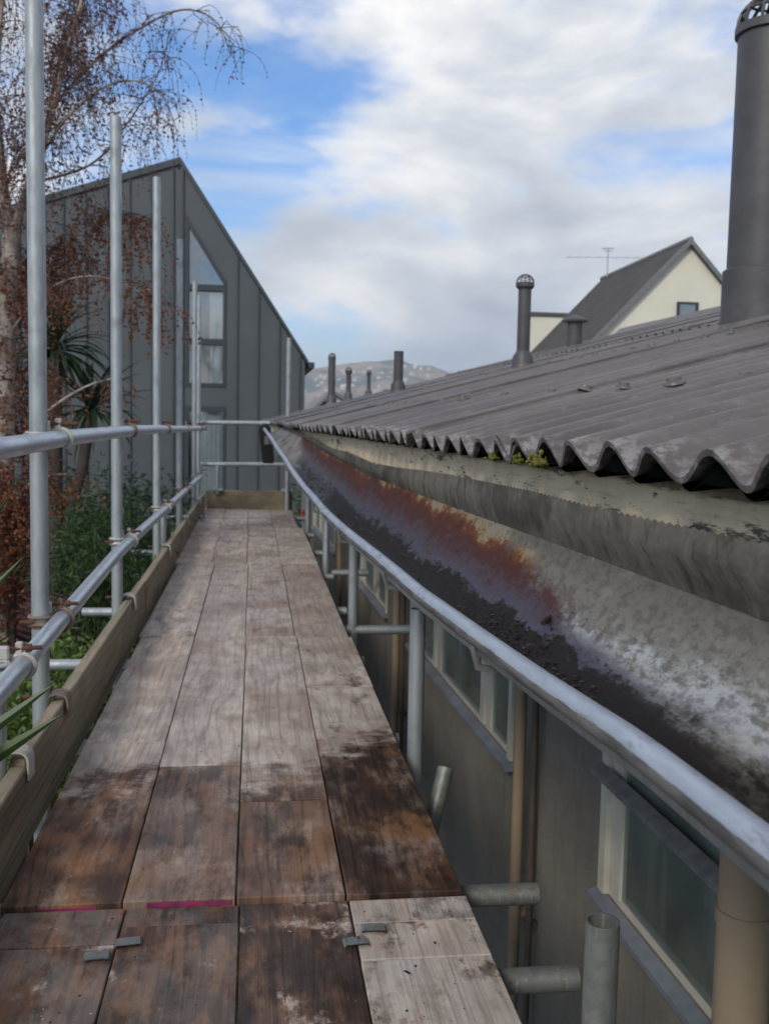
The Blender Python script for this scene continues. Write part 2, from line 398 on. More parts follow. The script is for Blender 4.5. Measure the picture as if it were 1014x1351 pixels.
def m_gutter():
    q = NM('rusting_galvanised_gutter', .6); u, y = q.uv(); P = q.pos()
    V = q.vec(q.math('MULTIPLY', u, .17), y, 0.0)
    n1 = q.noise(q.map(V, (17, 3.6, 1)), 1, 9, .74); n2 = q.noise(q.map(V, (70, 15, 1)), 1, 8, .74)
    n3 = q.noise(q.map(V, (110, 34, 1)), 1, 7, .74); n4 = q.noise(q.map(V, (8, 4, 1)), 1, 4)
    t = q.math('ADD', u, q.math('ADD', q.math('MULTIPLY', q.math('SUBTRACT', n1, .5), .60), q.math('MULTIPLY', q.math('SUBTRACT', n2, .5), .30)))
    t = q.math('ADD', t, q.math('MULTIPLY', q.math('SUBTRACT', n3, .5), .24))
    t = q.math('MULTIPLY', t, q.rng(y, 1.9, 3.4, 1.0, .90))
    near = q.ramp(t, [(0,(.011,.010,.009)), (.46,(.017,.015,.013)), (.53,(.060,.053,.045)), (.58,(.22,.22,.225)), (.64,(.40,.41,.42)), (.71,(.25,.24,.22)), (.78,(.19,.18,.16)), (.9,(.165,.15,.127)), (1,(.14,.127,.108))])
    near = q.mix(q.math('MULTIPLY', q.rng(n3, .46, .60), .65), near, (.085,.077,.066))
    near = q.mix(q.math('MULTIPLY', q.rng(n1, .52, .66), .5), near, (.30,.27,.21))
    rust = q.ramp(t, [(0,(.012,.011,.010)), (.535,(.018,.015,.014)), (.56,(.058,.058,.092)), (.61,(.046,.034,.052)), (.70,(.052,.025,.032)), (.77,(.062,.022,.022)), (.85,(.072,.019,.009)), (.915,(.15,.050,.016)), (.95,(.27,.195,.10)), (1,(.26,.22,.165))])  # bluish stop above the sludge is a sheen line put into the colour
    rust = q.mix(q.math('MULTIPLY', q.rng(n3, .52, .66), .65), rust, (.03,.012,.012))
    yy = q.math('ADD', y, q.math('MULTIPLY', q.math('SUBTRACT', n1, .5), 1.3))
    yy = q.math('ADD', yy, q.math('MULTIPLY', q.math('SUBTRACT', .60, u), 1.75))       # the rust front leans
    k = q.rng(yy, 1.10, 1.38)
    c = q.mix(k, near, rust)
    # beyond the rust: drier grey sheet towards the stop end
    far = q.mix(q.rng(n4, .4, .62), (.26,.245,.22), (.12,.10,.10))
    c = q.mix(q.rng(yy, 6.2, 6.7), c, far)
    q.col(c)
    wet = q.math('MULTIPLY', q.math('MULTIPLY', q.rng(t, .82, .64), q.rng(t, .53, .57, .3, 1.0)), q.rng(yy, 1.05, 1.3))
    film = q.math('MULTIPLY', q.math('MULTIPLY', q.rng(y, 4.3, 4.8), q.rng(y, 6.5, 5.9)), q.math('MULTIPLY', q.rng(t, .70, .55), q.rng(n2, .44, .52)))
    q.rough(q.rng(film, 0, 1, q.math('MULTIPLY', q.rng(wet, 0, 1, .72, .34, False), q.rng(t, .52, .58, .62, 1.0)), .10, False))
    q.set(q.b.inputs['Specular IOR Level'], q.math('MAXIMUM', film, q.math('MULTIPLY', q.rng(wet, 0, 1, .3, .45, False), q.rng(t, .50, .57, .15, 1.0))))
    q.bump(q.math('ADD', q.math('MULTIPLY', n3, .8), n2), .5, .003); return q.m
M['gutter'] = m_gutter()
def m_flash():
    q = NM('streaked_back_flashing', .62, .25); P = q.pos(); x, y, z = q.xyz(P)
    st = q.noise(q.map(P, (8, 24, 10), (0,0,0), (.7,0,0)), 1, 8, .72); g = q.noise(q.map(P, (3, 4.5, 9)), 1, 6, .66); f = q.noise(q.map(P, (60, 60, 60)), 1, 6, .7)
    c = q.mix(q.rng(g, .36, .62), (.22,.19,.15), (.10,.088,.072))
    c = q.mix(q.math('MULTIPLY', q.rng(st, .5, .66), .65), c, (.27,.245,.20))
    c = q.mix(q.math('MULTIPLY', q.rng(st, .47, .34), .7), c, (.030,.027,.024))
    c = q.mix(q.math('MULTIPLY', q.rng(f, .52, .7), .4), c, (.06,.054,.047))
    q.col(c); q.bump(f, .4, .002); return q.m
M['flash'] = m_flash()
def m_bead():
    q = NM('weathered_gutter_bead', .42, .6); u, y = q.uv(); P = q.pos()
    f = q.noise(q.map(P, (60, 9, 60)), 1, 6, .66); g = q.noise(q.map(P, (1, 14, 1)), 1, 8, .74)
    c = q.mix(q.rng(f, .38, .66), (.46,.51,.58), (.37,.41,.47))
    low = q.rng(q.math('ADD', u, q.math('MULTIPLY', q.math('SUBTRACT', g, .5),   .20)), .655, .63)     # tarnish on the underside, peeling edge; also paints in part of the sky-reflection contrast
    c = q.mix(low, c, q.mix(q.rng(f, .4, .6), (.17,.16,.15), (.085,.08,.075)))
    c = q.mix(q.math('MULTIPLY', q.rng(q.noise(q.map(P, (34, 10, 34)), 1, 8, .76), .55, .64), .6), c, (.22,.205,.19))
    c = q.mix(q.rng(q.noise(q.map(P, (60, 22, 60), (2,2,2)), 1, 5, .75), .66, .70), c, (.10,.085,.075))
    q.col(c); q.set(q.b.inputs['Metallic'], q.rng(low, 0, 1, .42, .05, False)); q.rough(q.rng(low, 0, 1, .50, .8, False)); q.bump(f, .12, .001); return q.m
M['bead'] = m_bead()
M['black'] = simple('bituminous_black', (.022,.02,.02), (.03,.027,.026), .5, 0, 30, .3)
M['eave_shade'] = simple('painted_eave_shade', (.006,.006,.006), (.004,.004,.004), 1.0); M['eave_shade'].node_tree.nodes['Principled BSDF'].inputs['Specular IOR Level'].default_value = 0.0  # matte black that paints in the shade behind the sheet edges
# walls and windows
def m_stucco():
    q = NM('grey_stucco', .9); P = q.pos()
    g = q.noise(P, 2.2, 7, .68); dr = q.noise(q.map(P, (9, 9, .8)), 1, 7, .7); f = q.noise(P, 140, 5, .7); b = q.noise(P, 34, 6, .7)
    c = q.mix(q.rng(g, .34, .66), (.225,.203,.176), (.165,.148,.128)); c = q.mix(q.math('MULTIPLY', q.rng(dr, .52, .68), .5), c, (.085,.077,.068))
    c = q.mix(q.math('MULTIPLY', q.rng(b, .56, .7), .4), c, (.28,.258,.23)); c = q.mix(q.math('MULTIPLY', q.rng(f, .56, .68), .35), c, (.10,.09,.08))
    q.col(c); q.bump(q.math('ADD', f, b), .7, .004); return q.m
M['stucco'] = m_stucco()
M['frame'] = simple('cream_window_frame', (.60,.57,.49), (.50,.47,.40), .5, 0, 6)
M['sill'] = simple('zinc_sill_flashing', (.36,.40,.46), (.27,.30,.35), .45, .5, 10)
M['transom'] = simple('weathered_transom', (.25,.24,.225), (.17,.16,.15), .6, .2, 20)
M['pipe'] = simple('tan_downpipe', (.30,.23,.155), (.25,.19,.13), .45, 0, 4)
M['pipe_dark'] = simple('dark_brown_pipe', (.10,.075,.06), (.07,.055,.045), .5, 0, 6)
def m_glass(name, tint, refl=.5, dirt_refl=.12):
    q = NM(name); t = q.t
    tr = q.n('ShaderNodeBsdfTransparent', Color=(*tint, 1)); gl = q.n('ShaderNodeBsdfGlossy', Roughness=.03, Color=(.95,.97,1,1))
    fr = q.n('ShaderNodeFresnel', IOR=1.5); mx_ = q.n('ShaderNodeMixShader'); df = q.n('ShaderNodeBsdfDiffuse', Color=(.42,.47,.42,1)); m2 = q.n('ShaderNodeMixShader')  # green-grey diffuse film: dirt plus painted garden reflection
    w = q.noise(q.pos(), 1.7, 2); b = q.n('ShaderNodeBump', Strength=.02, Distance=.05, Height=w); t.links.new(b.outputs[0], gl.inputs['Normal'])
    t.links.new(q.math('MINIMUM', q.math('ADD', fr.outputs[0], refl), 1.0), mx_.inputs[0])
    t.links.new(tr.outputs[0], mx_.inputs[1]); t.links.new(gl.outputs[0], mx_.inputs[2])
    t.links.new(q.rng(q.noise(q.map(q.pos(), (3, 3, 1.2)), 1, 6, .7), .3, .7, dirt_refl*.5, dirt_refl*1.6), m2.inputs[0])
    t.links.new(mx_.outputs[0], m2.inputs[1]); t.links.new(df.outputs[0], m2.inputs[2]); t.links.new(m2.outputs[0], q.o.inputs['Surface'])
    return q.m
M['glass'] = m_glass('window_glass', (.86,.92,.87), .10, .20)
M['glass_sky'] = m_glass('reflective_glass', (.95,.97,.98), .09, .04)
M['room'] = simple('dim_room', (.34,.37,.33), (.24,.27,.24), .9)
M['blind'] = simple('pale_blind_slat', (.55,.55,.52), (.48,.48,.45), .6)
M['curtain'] = simple('pale_curtain', (.86,.88,.84), (.78,.82,.79), .9)
# houses
M['slate'] = simple('slate_metal_cladding', (.078,.088,.094), (.066,.075,.081), .5, 0, .8)
M['slate_rib'] = simple('slate_seam', (.048,.056,.062), (.044,.051,.056), .5, 0, 1)
M['dark_frame'] = simple('charcoal_frame', (.035,.042,.05), (.03,.036,.044), .5)
M['cream'] = simple('cream_render', (.78,.73,.60), (.72,.67,.55), .9, 0, .6)
M['brown_roof'] = simple('charcoal_brown_roof', (.095,.088,.082), (.075,.069,.065), .7, 0, 1.2)
M['barge'] = simple('grey_barge_board', (.20,.195,.195), (.16,.155,.155), .6)
M['white_wall'] = simple('white_house', (.72,.71,.68), (.66,.65,.62), .8)
M['red_roof'] = simple('dark_red_shed_roof', (.085,.026,.028), (.06,.02,.022), .5, 0, 3)
M['shed'] = simple('shed_wall', (.16,.12,.09), (.12,.09,.07), .8)
# ground and plants
M['ground'] = simple('garden_earth', (.055,.052,.03), (.04,.055,.02), .95, 0, .9, .4, 20)
def m_leaf(name, a, b, c, trans=.35, rough=.5):
    q = NM(name, rough); i = q.island()
    k = q.ramp(i, [(0, a), (.5, b), (1, c)])
    q.col(k); t = q.t
    tl = q.n('ShaderNodeBsdfTranslucent'); t.links.new(k, tl.inputs['Color'])
    mx_ = q.n('ShaderNodeMixShader'); mx_.inputs[0].default_value = trans
    t.links.new(q.b.outputs[0], mx_.inputs[1]); t.links.new(tl.outputs[0], mx_.inputs[2]); t.links.new(mx_.outputs[0], q.o.inputs['Surface'])
    return q.m
M['leaf_rust'] = m_leaf('autumn_birch_leaf', (.10,.038,.020), (.20,.070,.030), (.34,.12,.045))
M['leaf_dull'] = m_leaf('dull_catkin_leaf', (.10,.055,.055), (.15,.08,.07), (.21,.11,.08))
M['leaf_green'] = m_leaf('fern_green_leaf', (.018,.045,.012), (.040,.085,.020), (.075,.13,.030))
M['leaf_lime'] = m_leaf('lime_shrub_leaf', (.045,.085,.016), (.10,.16,.03), (.18,.25,.05))
M['leaf_deep'] = m_leaf('deep_green_leaf', (.012,.030,.014), (.025,.055,.024), (.045,.08,.03))
M['flax'] = m_leaf('flax_leaf', (.025,.055,.018), (.05,.09,.025), (.09,.13,.035), .2, .4)
def m_bark():
    q = NM('birch_bark', .8); P = q.pos()
    b = q.noise(q.map(P, (3, 3, 34)), 1, 4, .6); g = q.noise(P, 6, 5, .65)
    c = q.mix(q.rng(g, .40, .62), (.42,.36,.31), (.20,.145,.12)); c = q.mix(q.rng(b, .58, .66), c, (.05,.038,.032))
    q.col(c); q.bump(b, .5, .006); return q.m
M['bark'] = m_bark()
M['twig'] = simple('birch_twig', (.095,.06,.052), (.07,.043,.038), .8, 0, 8)
M['bark_dark'] = simple('dark_bark', (.07,.055,.045), (.05,.04,.033), .9, 0, 12)
M['moss'] = simple('yellow_green_moss', (.20,.19,.035), (.09,.10,.02), .95, 0, 80, .8, 300)
M['twig_dark'] = simple('wet_twig', (.022,.016,.013), (.035,.025,.02), .6, 0, 30)
M['shell'] = simple('pale_snail_shell', (.50,.37,.22), (.38,.26,.14), .4, 0, 120)
M['red_flower'] = simple('red_bloom', (.35,.025,.02), (.25,.02,.018), .6)

# ================================================================= SETTING
g = MB(); N = 24; S = 9000
g.grid([[(-S+2*S*i/N, -S+2*S*j/N, -3.0) for i in range(N+1)] for j in range(N+1)])
struct('ground', g, M['ground'])

# distant hill range
def m_hill():
    q = NM('far_hillside', .95); P = q.pos(); x, y, z = q.xyz(P)
    f = q.noise(P, .009, 6, .6); g2 = q.noise(P, .035, 5, .6)
    c = q.mix(q.rng(f, .42, .6), (.42,.27,.15), (.07,.085,.055)); c = q.mix(q.math('MULTIPLY', q.rng(g2, .5, .66), .6), c, (.05,.065,.045))  # warm patches paint sunlit slopes into the colour
    q.col(c); return q.m
M['hill'] = m_hill()
from mathutils import noise as mnoise
def hill_h(x, y):
    d = (y-2150)/420.0
    rise = 1/(1+math.exp(-3.2*(d-.2)))
    base = 128 + 44*math.exp(-((x-350)/105)**2) + 14*math.exp(-((x-190)/60)**2) + 55*math.exp(-((x+900)/500)**2) + 30*math.exp(-((x-1400)/500)**2)
    n = mnoise.fractal(Vector((x*.006, y*.006, 3.3)), 1.0, 2.0, 5)
    return -3 + rise*(base + 26*n) * (1 if y < 3000 else max(0, 1-(y-3000)/900))
hm_ = MB(); rows = []
for j in range(46):
    y = 1500 + j*52
    rows.append([(x, y, hill_h(x, y)) for x in [-2600+i*34 for i in range(165)]])
hm_.grid(rows); struct('hills', hm_, M['hill'])
M['far_house'] = simple('pale_far_house', (.70,.66,.60), (.55,.48,.42), .8, 0, .02)
hrng = random.Random(5)
hmesh = MB().lohi((-6,-4,-3),(6,4,4.5)).prism([(-6.4,4.5),(6.4,4.5),(0,8)], -4.3, 4.3).mesh('hill_house', M['far_house'], False)
for i in range(90):
    x = hrng.uniform(95, 470); y = hrng.uniform(2060, 2420)
    z = hill_h(x, y)
    if z < 55: continue
    o = bpy.data.objects.new('hill_house', hmesh); COL.objects.link(o); s = hrng.uniform(.45, .95)
    o.location = (x, y, z); o.scale = (s, s, s*hrng.uniform(.8, 1.3)); o.rotation_euler = (0, 0, hrng.uniform(0, 3))
    tag(o, 'tiny pale house dotted on the distant sunlit hillside', 'house', 'houses on the far hill')

hz_m = bpy.data.materials.new('thin_haze'); hz_m.use_nodes = True; hn = hz_m.node_tree; hn.nodes.clear()
ho = hn.nodes.new('ShaderNodeOutputMaterial'); hv = hn.nodes.new('ShaderNodeVolumePrincipled')
hv.inputs['Color'].default_value = (.72,.86,1.0,1); hv.inputs['Density'].default_value = 3.0e-4; hv.inputs['Anisotropy'].default_value = 0.0
hn.links.new(hv.outputs[0], ho.inputs['Volume'])
struct('haze', MB().lohi((-2800,-300,-4.0),(3200,4200,260)), hz_m, smooth=False, kind='stuff', label='thin blue air haze')

# ================================================================= FLATS BUILDING (turned 1.77 degrees against the scaffold)
A = R(1.77)
EX, FX, WX = .50, .565, 1.10          # eave edge, fascia face, wall face
SL = .262; Z0 = .952                   # roof slope, mean sheet level at the eave
RX = 5.75; YE = 14.15; PITCH = .138
def roof_z(x): return Z0 + SL*(x-EX)
bl = thing('apartment_block', 'long low apartment block with grey-brown corrugated roof and stucco wall', 'building', (WX, 0, -3), A)
# wall with window openings: (y0, y1, sill z, head z)
wins = [(.45, 2.70, -.345, .62), (3.62, 5.72, -.285, .62), (6.60, 8.60, -.285, .62), (9.8, 12.2, -.285, .62)]
w = MB(); y = -1.5
for y0, y1, s0, h0 in wins:
    w.lohi((WX, y, -3), (WX+.2, y0, .84)); w.lohi((WX, y0, -3), (WX+.2, y1, s0)); w.lohi((WX, y0, h0), (WX+.2, y1, .84)); y = y1
w.lohi((WX, y, -3), (WX+.2, YE-.1, .84)); part('wall', w, M['stucco'], bl, smooth=False)
w = MB().prism([(WX+.2,-3),(9.9,-3),(9.9,.8),(RX,2.0),(WX+.2,.84)], YE-.35, YE-.1); part('gable_wall', w, M['stucco'], bl, smooth=False)
part('interior_backing', MB().lohi((2.6,-1.4,-1.2),(2.65,YE-.4,.84)).lohi((WX+.2,-1.4,-1.25),(2.6,YE-.4,-1.2)), M['room'], bl, smooth=False)
part('soffit', MB().lohi((FX+.03, -1.5, .825), (WX+.25, YE-.1, .838)), M['dark_under'], bl, smooth=False)
part('fascia_board', MB().lohi((FX, -1.5, .80), (FX+.026, YE-.02, .945)), M['fascia'], bl, smooth=False)
# windows
for wi, (y0, y1, s0, h0) in enumerate(wins):
    win = part('window', MB().lohi((WX-.012, y0, s0), (WX+.05, y0+.045, h0)).lohi((WX-.012, y1-.045, s0), (WX+.05, y1, h0))
               .lohi((WX-.010, y0+.045, h0-.05), (WX+.048, y1-.045, h0)).lohi((WX+.006, y0+.045, s0), (WX+.048, y1-.045, s0+.016)), M['frame'], bl, smooth=False)
    mull = {0: [1.35], 1: [4.07, 5.05], 2: [7.2, 7.9], 3: [10.6, 11.4]}[wi]
    for m in mull: part('mullion', MB().lohi((WX-.008, m-.028, s0+.016), (WX+.046, m+.028, h0-.05)), M['frame'], win, smooth=False)
    edges = [y0+.045] + mull + [y1-.045]
    for k in range(len(edges)-1):
        a = edges[k] + (.028 if k else 0); b = edges[k+1] - (.028 if k < len(edges)-2 else 0)
        part('sash_stile', MB().lohi((WX+.004, b-.075, s0+.016), (WX+.030, b, h0-.05)), M['frame'], win, smooth=False)
        part('pane', MB().lohi((WX+.014, a, s0+.016), (WX+.019, b-.075, h0-.05)), M['glass'], win, smooth=False)
        if wi in (1, 2):
            for q in range(19):
                z = s0+.06+q*.045
                part('blind_slat', MB().box((WX+.085, (a+b)/2, z), (.040, b-a-.02, .003), Matrix.Rotation(R(28), 3, 'Y')), M['blind'], win, smooth=False)
    part('sill', MB().prism([(WX-.036, s0-.034), (WX-.036, s0-.018), (WX+.006, s0-.001), (WX+.0, s0-.034)], y0-.02, y1+.02), M['sill'], win, smooth=False)
    if wi == 0:
        part('transom_bar', MB().prism([(WX-.045, .000), (WX-.045, .018), (WX-.0125, .034), (WX-.0125, -.008)], y0+.045, y1-.004), M['transom'], win, smooth=False)
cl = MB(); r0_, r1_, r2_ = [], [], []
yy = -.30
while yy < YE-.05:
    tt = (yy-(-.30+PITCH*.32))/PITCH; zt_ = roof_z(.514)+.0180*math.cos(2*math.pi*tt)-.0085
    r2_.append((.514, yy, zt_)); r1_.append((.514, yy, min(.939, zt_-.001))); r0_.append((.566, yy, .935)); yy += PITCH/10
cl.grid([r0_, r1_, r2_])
# roof: an empty-ish part (ridge cap) carries every sheet and bolt
rc = MB(); rows = []
for y in (-.4, 2, 4, 6, 8, 10, 12, YE+.05):
    rows.append([(RX-.26, y, roof_z(RX-.26)+.035), (RX-.10, y, roof_z(RX-.10)+.05), (RX-.04, y, roof_z(RX)+.085), (RX, y, roof_z(RX)+.10), (RX+.04, y, roof_z(RX)+.085), (RX+.10, y, roof_z(RX-.10)+.05), (RX+.26, y, roof_z(RX-.26)+.035)])
rc.grid(rows); roof = part('roof', rc, M['roof'], bl, label='grey-brown corrugated roof of overlapping fibre cement sheets')
part('eave_shade_sheet', cl, M['eave_shade'], roof, angle=80)  # black sheet shaped to put shade into the corrugation openings
part('light_block_underlay', MB().prism([(FX+.03, .846), (RX, roof_z(RX)-.10), (RX+.1, roof_z(RX)-.10), (9.9, .80), (9.9,.79), (RX, roof_z(RX)-.12), (FX+.03, .840)], -.4, YE-.02), M['dark_under'], roof, smooth=False)  # unseen sheet added below the roof to stop light leaks
def sheet_mesh(npit, length, seed, amp=.0180, th=.0075):
    rg = random.Random(seed); mb = MB(); per = 14; n = npit*per
    ph = [rg.uniform(.93, 1.07) for _ in range(npit+2)]
    segs = [0, .02, .15, .4, length*.5, length]
    top, bot = [], []
    for sx in segs:
        rt, rb = [], []
        for i in range(n+1):
            tt = i/per; k = int(tt); fr = tt-k
            am = amp*((ph[k]*(1-fr)+ph[k+1]*fr) if sx < .3 else 1.0)
            z = am*math.cos(2*math.pi*tt)
            xo = (0 if sx > .3 else .004*math.sin(3.1*tt+seed))
            y = tt*PITCH
            rt.append((sx+xo, y, z)); rb.append((sx+xo, y, z-th))
        top.append(rt); bot.append(rb)
    mb.grid(top); o = len(mb.v); m = n+1
    mb.grid([r[::-1] for r in bot])
    mb.grid([top[0], bot[0]][::-1]); mb.grid([top[-1], bot[-1]]); mb.grid([[r[0] for r in top], [r[0] for r in bot]]); mb.grid([[r[-1] for r in top], [r[-1] for r in bot]][::-1])
    me = mb.mesh('roof_sheet', M['roof'], True, 60); return me
SH = [sheet_mesh(8, 2.95, s) for s in (1, 2, 3, 4)]
rng = random.Random(11)
ny = 15; ang = math.atan(SL)
for row in range(2):
    for k in range(ny):
        o = bpy.data.objects.new('roof_sheet', SH[(k+row*2) % 4]); COL.objects.link(o); o.parent = roof
        x0 = EX + (rng.uniform(-.012, .010) if row == 0 else 2.62); yy = -.30 + PITCH*.32 + k*7*PITCH
        if k == ny-1: yy = YE - 8*PITCH
        lift = .009*(k % 2) + (.016 if row else 0)
        o.location = Vector((x0, yy, roof_z(x0)+lift)) - Vector((WX, 0, -3))
        o.rotation_euler = (rng.uniform(-.0015, .0015), -ang + rng.uniform(-.0012, .0012), rng.uniform(-.0015, .0015))
bm_ = MB().lathe([(.040,-.006),(.036,.002),(.027,.006),(.024,.017),(.017,.021),(.004,.022)], seg=10).mesh('roof_bolt', M['roof'])
for bx, ph in ((.98, 0), (2.2, 0), (3.22, 1), (4.35, 0), (5.35, 1)):
    k = 0
    while True:
        yy = -.30 + PITCH*.32 + PITCH*(2*k+ph+ (1 if bx < 1 else 0)); k += 1
        if yy > YE-.2: break
        if yy < .6: continue
        if rng.random() < .08: continue
        o = bpy.data.objects.new('roof_bolt', bm_); COL.objects.link(o); o.parent = roof
        s = rng.uniform(.5, .72); o.scale = (s*1.1, s, s)
        o.location = Vector((bx+rng.uniform(-.02, .02), yy, roof_z(bx)+.0180+(.016 if bx > 2.9 else .003))) - Vector((WX, 0, -3)); o.rotation_euler = (0, -ang, rng.uniform(0, 3))
# torn sealant strip lying on a corrugation
part('sealant_strip', MB().sweep([(.62,.978,roof_z(.62)+.012),(.70,.985,roof_z(.70)+.017),(.78,.99,roof_z(.78)+.013)], [.003,.006,.002], 6), M['roof'], roof)

# ---- gutter
gt = thing('roof_gutter', 'rusting galvanised eaves gutter with wet dark sludge along corrugated roof edge', 'gutter', (.47, .3, .70), A)
GY = [-.3,.3,.65,.87,1.16,1.5,1.93,2.5,3.02,3.81,4.7,5.82,6.6,7.41,8.5,9.55]
def itp(y, xs, ys): return float(np.interp(y, xs, ys))
LZx = [-.3,.65,.87,1.16,1.93,3.02,3.81,4.7,5.82,7.41,9.6]; LZ = [.722,.718,.719,.706,.678,.671,.668,.692,.739,.821,.923]
BZx = [-.3,1,1.75,2.5,3.9,5.8,7.4,9.6]; BZ = [.803,.800,.797,.792,.788,.828,.88,.95]
AZx = [-.3,1,1.7,2.2,3.5,5,6.7,8.2,9.6]; AZ = [.885,.885,.882,.870,.852,.865,.90,.935,.965]
LX = .385
ys = [-.3 + i*.06 for i in range(int(9.85/.06)+1)] + [9.55]
def wob(y, s=0): return .0016*math.sin(y*3.1+s)
rows, uv = [], []
for y in ys:
    zl = itp(y, LZx, LZ); zb = itp(y, BZx, BZ); w_ = wob(y)
    x0 = LX+.006; xb = FX-.008
    pr = [(x0, zl-.030), (x0+.010, zl-.046), (x0+.028, zl-.050), (x0+.05, zl-.047)]
    xs_ = x0+.05; zs = zl-.047
    for k in range(1, 9):
        q = k/8; pr.append((xs_+(xb-xs_)*q, zs + (zb-zs)*(.55*q+.45*q*q) ))
    pr.append((xb+.003, zb+.03))
    rows.append([(x+w_*.5, y, z+w_) for x, z in pr]); uv += [((x-x0)/(xb-x0), y) for x, z in pr]
tr = MB(); tr.grid(rows, uv); part('trough', tr, M['gutter'], gt, angle=80)
bd = MB(); n = 16; rows = []; uv = []
for y in ys:
    zl = itp(y, LZx, LZ)-.018; rr = .0160; w_ = wob(y, 1)
    ring = []
    for k in range(n+1):
        a = 2*math.pi*k/n; ring.append((LX + rr*math.sin(a) + w_*.6, y, zl - rr*math.cos(a) + w_)); uv.append(((1-math.cos(a))/2, y))
    rows.append(ring)
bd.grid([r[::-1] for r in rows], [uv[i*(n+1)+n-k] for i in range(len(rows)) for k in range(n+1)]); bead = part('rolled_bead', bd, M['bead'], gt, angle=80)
for yj in (3.80, 6.95):
    zl = itp(yj, LZx, LZ)-.018
    part('joint_strap', MB().sweep([(LX, yj-.02, zl), (LX, yj+.02, zl)], .0182, 16), M['galv_dull'], gt)
# front outside skin of the trough
rows = [[(LX-.001, y, itp(y, LZx, LZ)-.030), (LX+.006, y, itp(y, LZx, LZ)-.052), (LX+.03, y, itp(y, LZx, LZ)-.062), (FX-.01, y, min(itp(y, LZx, LZ)-.06, itp(y, BZx, BZ)-.05))] for y in ys]
part('underside', MB().grid(rows), M['galv_dull'], gt, angle=80)
# back flashing in two lengths with a jagged cut top edge
for (ya, yb, off) in ((-.3, 3.52, 0.0), (3.40, 9.5, -.006)):
    rows = []; st = .011; k = 0; y = ya
    while y < yb:
        za = itp(y, AZx, AZ) + (.0035 if k % 2 else 0) + .004*math.sin(y*3.3) + off; zb = itp(y, BZx, BZ)
        bow = .012*math.exp(-((y-1.0)/1.2)**2) + .006*math.sin(y*2.1)
        rows.append([(FX-.012-.010-max(0,bow)+.006+off*.3, y, za), (FX-.020-max(0,bow)+off*.3, y, za*.6+zb*.4), (FX-.016+off*.3, y, za*.25+zb*.75), (FX-.009, y, zb+.002)])
        k += 1; y += st if y < 4 else .03
    part('back_flashing', MB().grid([r[::-1] for r in rows]), M['flash'], gt, angle=80)
cp = MB(); pts = []
cap0 = (.395, 9.56, .945)
prof = [(-.062,-.06),(-.05,-.015),(-.02,.008),(.02,.008),(.045,-.02),(.055,-.07),(.088,-.34),(.075,-.365),(-.015,-.365),(-.028,-.34)]
cp.prism([(cap0[0]+x, cap0[2]+z) for x, z in prof][::-1], 9.53, 9.60); capo = part('stop_end', cp, M['black'], gt, smooth=False)
part('reflection_plate', MB().lohi((.385, 9.522, .76), (.425, 9.529, .84)), M['galv_dull'], capo, smooth=False)  # pale plate standing in for a reflection on the stop end
for yb_ in (.55, 1.45, 2.3, 3.25, 4.2, 5.1, 6.1, 7.2, 8.3):       # gutter brackets under the trough
    zl = itp(yb_, LZx, LZ)
    part('bracket', MB().sweep([(LX-.012, yb_, zl-.03), (LX-.004, yb_, zl-.062), (LX+.05, yb_, zl-.072), (FX-.02, yb_, zl-.07), (FX-.006, yb_, .80)], .006, 6), M['galv_old'], gt)
# sludge and leaf crumbs lying in the gutter
dm = m_leaf('gutter_crumbs', (.010,.008,.007), (.032,.023,.017), (.09,.062,.042), 0.0, .3)
rg = random.Random(3)
def floor_at(x, y):
    zl = itp(y, LZx, LZ); zb = itp(y, BZx, BZ); xs_ = LX+.056; zs = zl-.047; xb = FX-.008
    q = (x-xs_)/(xb-xs_)
    if q < 0: return zs
    return zs+(zb-zs)*(.55*q+.45*q*q)
db = MB()
for i in range(1500):
    u_ = rg.random()
    if u_ < .62: y = rg.gauss(1.42, .22); x = LX+.03+abs(rg.gauss(.03, .028))
    elif u_ < .8: y = rg.uniform(1.6, 4.2); x = LX+.03+abs(rg.gauss(.03, .025))
    else: y = rg.gauss(5.4, .5); x = LX+.03+abs(rg.gauss(.04, .03))
    if x > LX+.095 or y < 1.12 or (y < 1.35 and x > LX+.075): continue
    s = rg.uniform(.0015, .0055) * (1.9 if y > 3 else 1); z = floor_at(x, y)+.0015
    a = rg.uniform(0, 6.28); b = len(db.v); tz = rg.uniform(-.3, .6)*s
    for dx, dy, dz in ((-1, -.5, 0), (1, -.4, tz), (.7, .6, tz*.5), (-.6, .5, tz)):
        db.v.append((x+s*(dx*math.cos(a)-dy*math.sin(a)), y+s*(dx*math.sin(a)+dy*math.cos(a)), z+dz*1.0))
    db.f.append((b, b+1, b+2, b+3))
o = part('leaf_crumbs', db, dm, gt, kind='stuff', smooth=False)
def wpt(x, y, z): return Matrix.Rotation(A, 3, 'Z') @ Vector((x, y, z))
for i, (x, y, ln, a, lab) in enumerate(((.490, 1.46, .034, .9, 'short black twig stub lying on purple rust in gutter'), (.463, 2.55, .05, 1.9, 'thin curled twig lying in the dark gutter bed'))):
    t_ = thing('twig', lab, 'twig', (x, y, floor_at(x, y)+.004), A)
    z = floor_at(x, y)+.005
    part('stem', MB().sweep([(x-ln/2*math.cos(a), y-ln/2*math.sin(a), z), (x, y, z+.003), (x+ln/2*math.cos(a), y+ln/2*math.sin(a), z+.004)], [.004, .005, .0042] if i == 0 else [.0015,.003,.001], 8), M['twig_dark'], t_)
sx, sy = .438, 1.245; sz = floor_at(sx, sy)+.004
t_ = thing('snail_shell', 'tiny pale tan snail shell on dark gutter sludge near the bead', 'shell', (sx, sy, sz-.003), A)
mb = MB()
prev = []
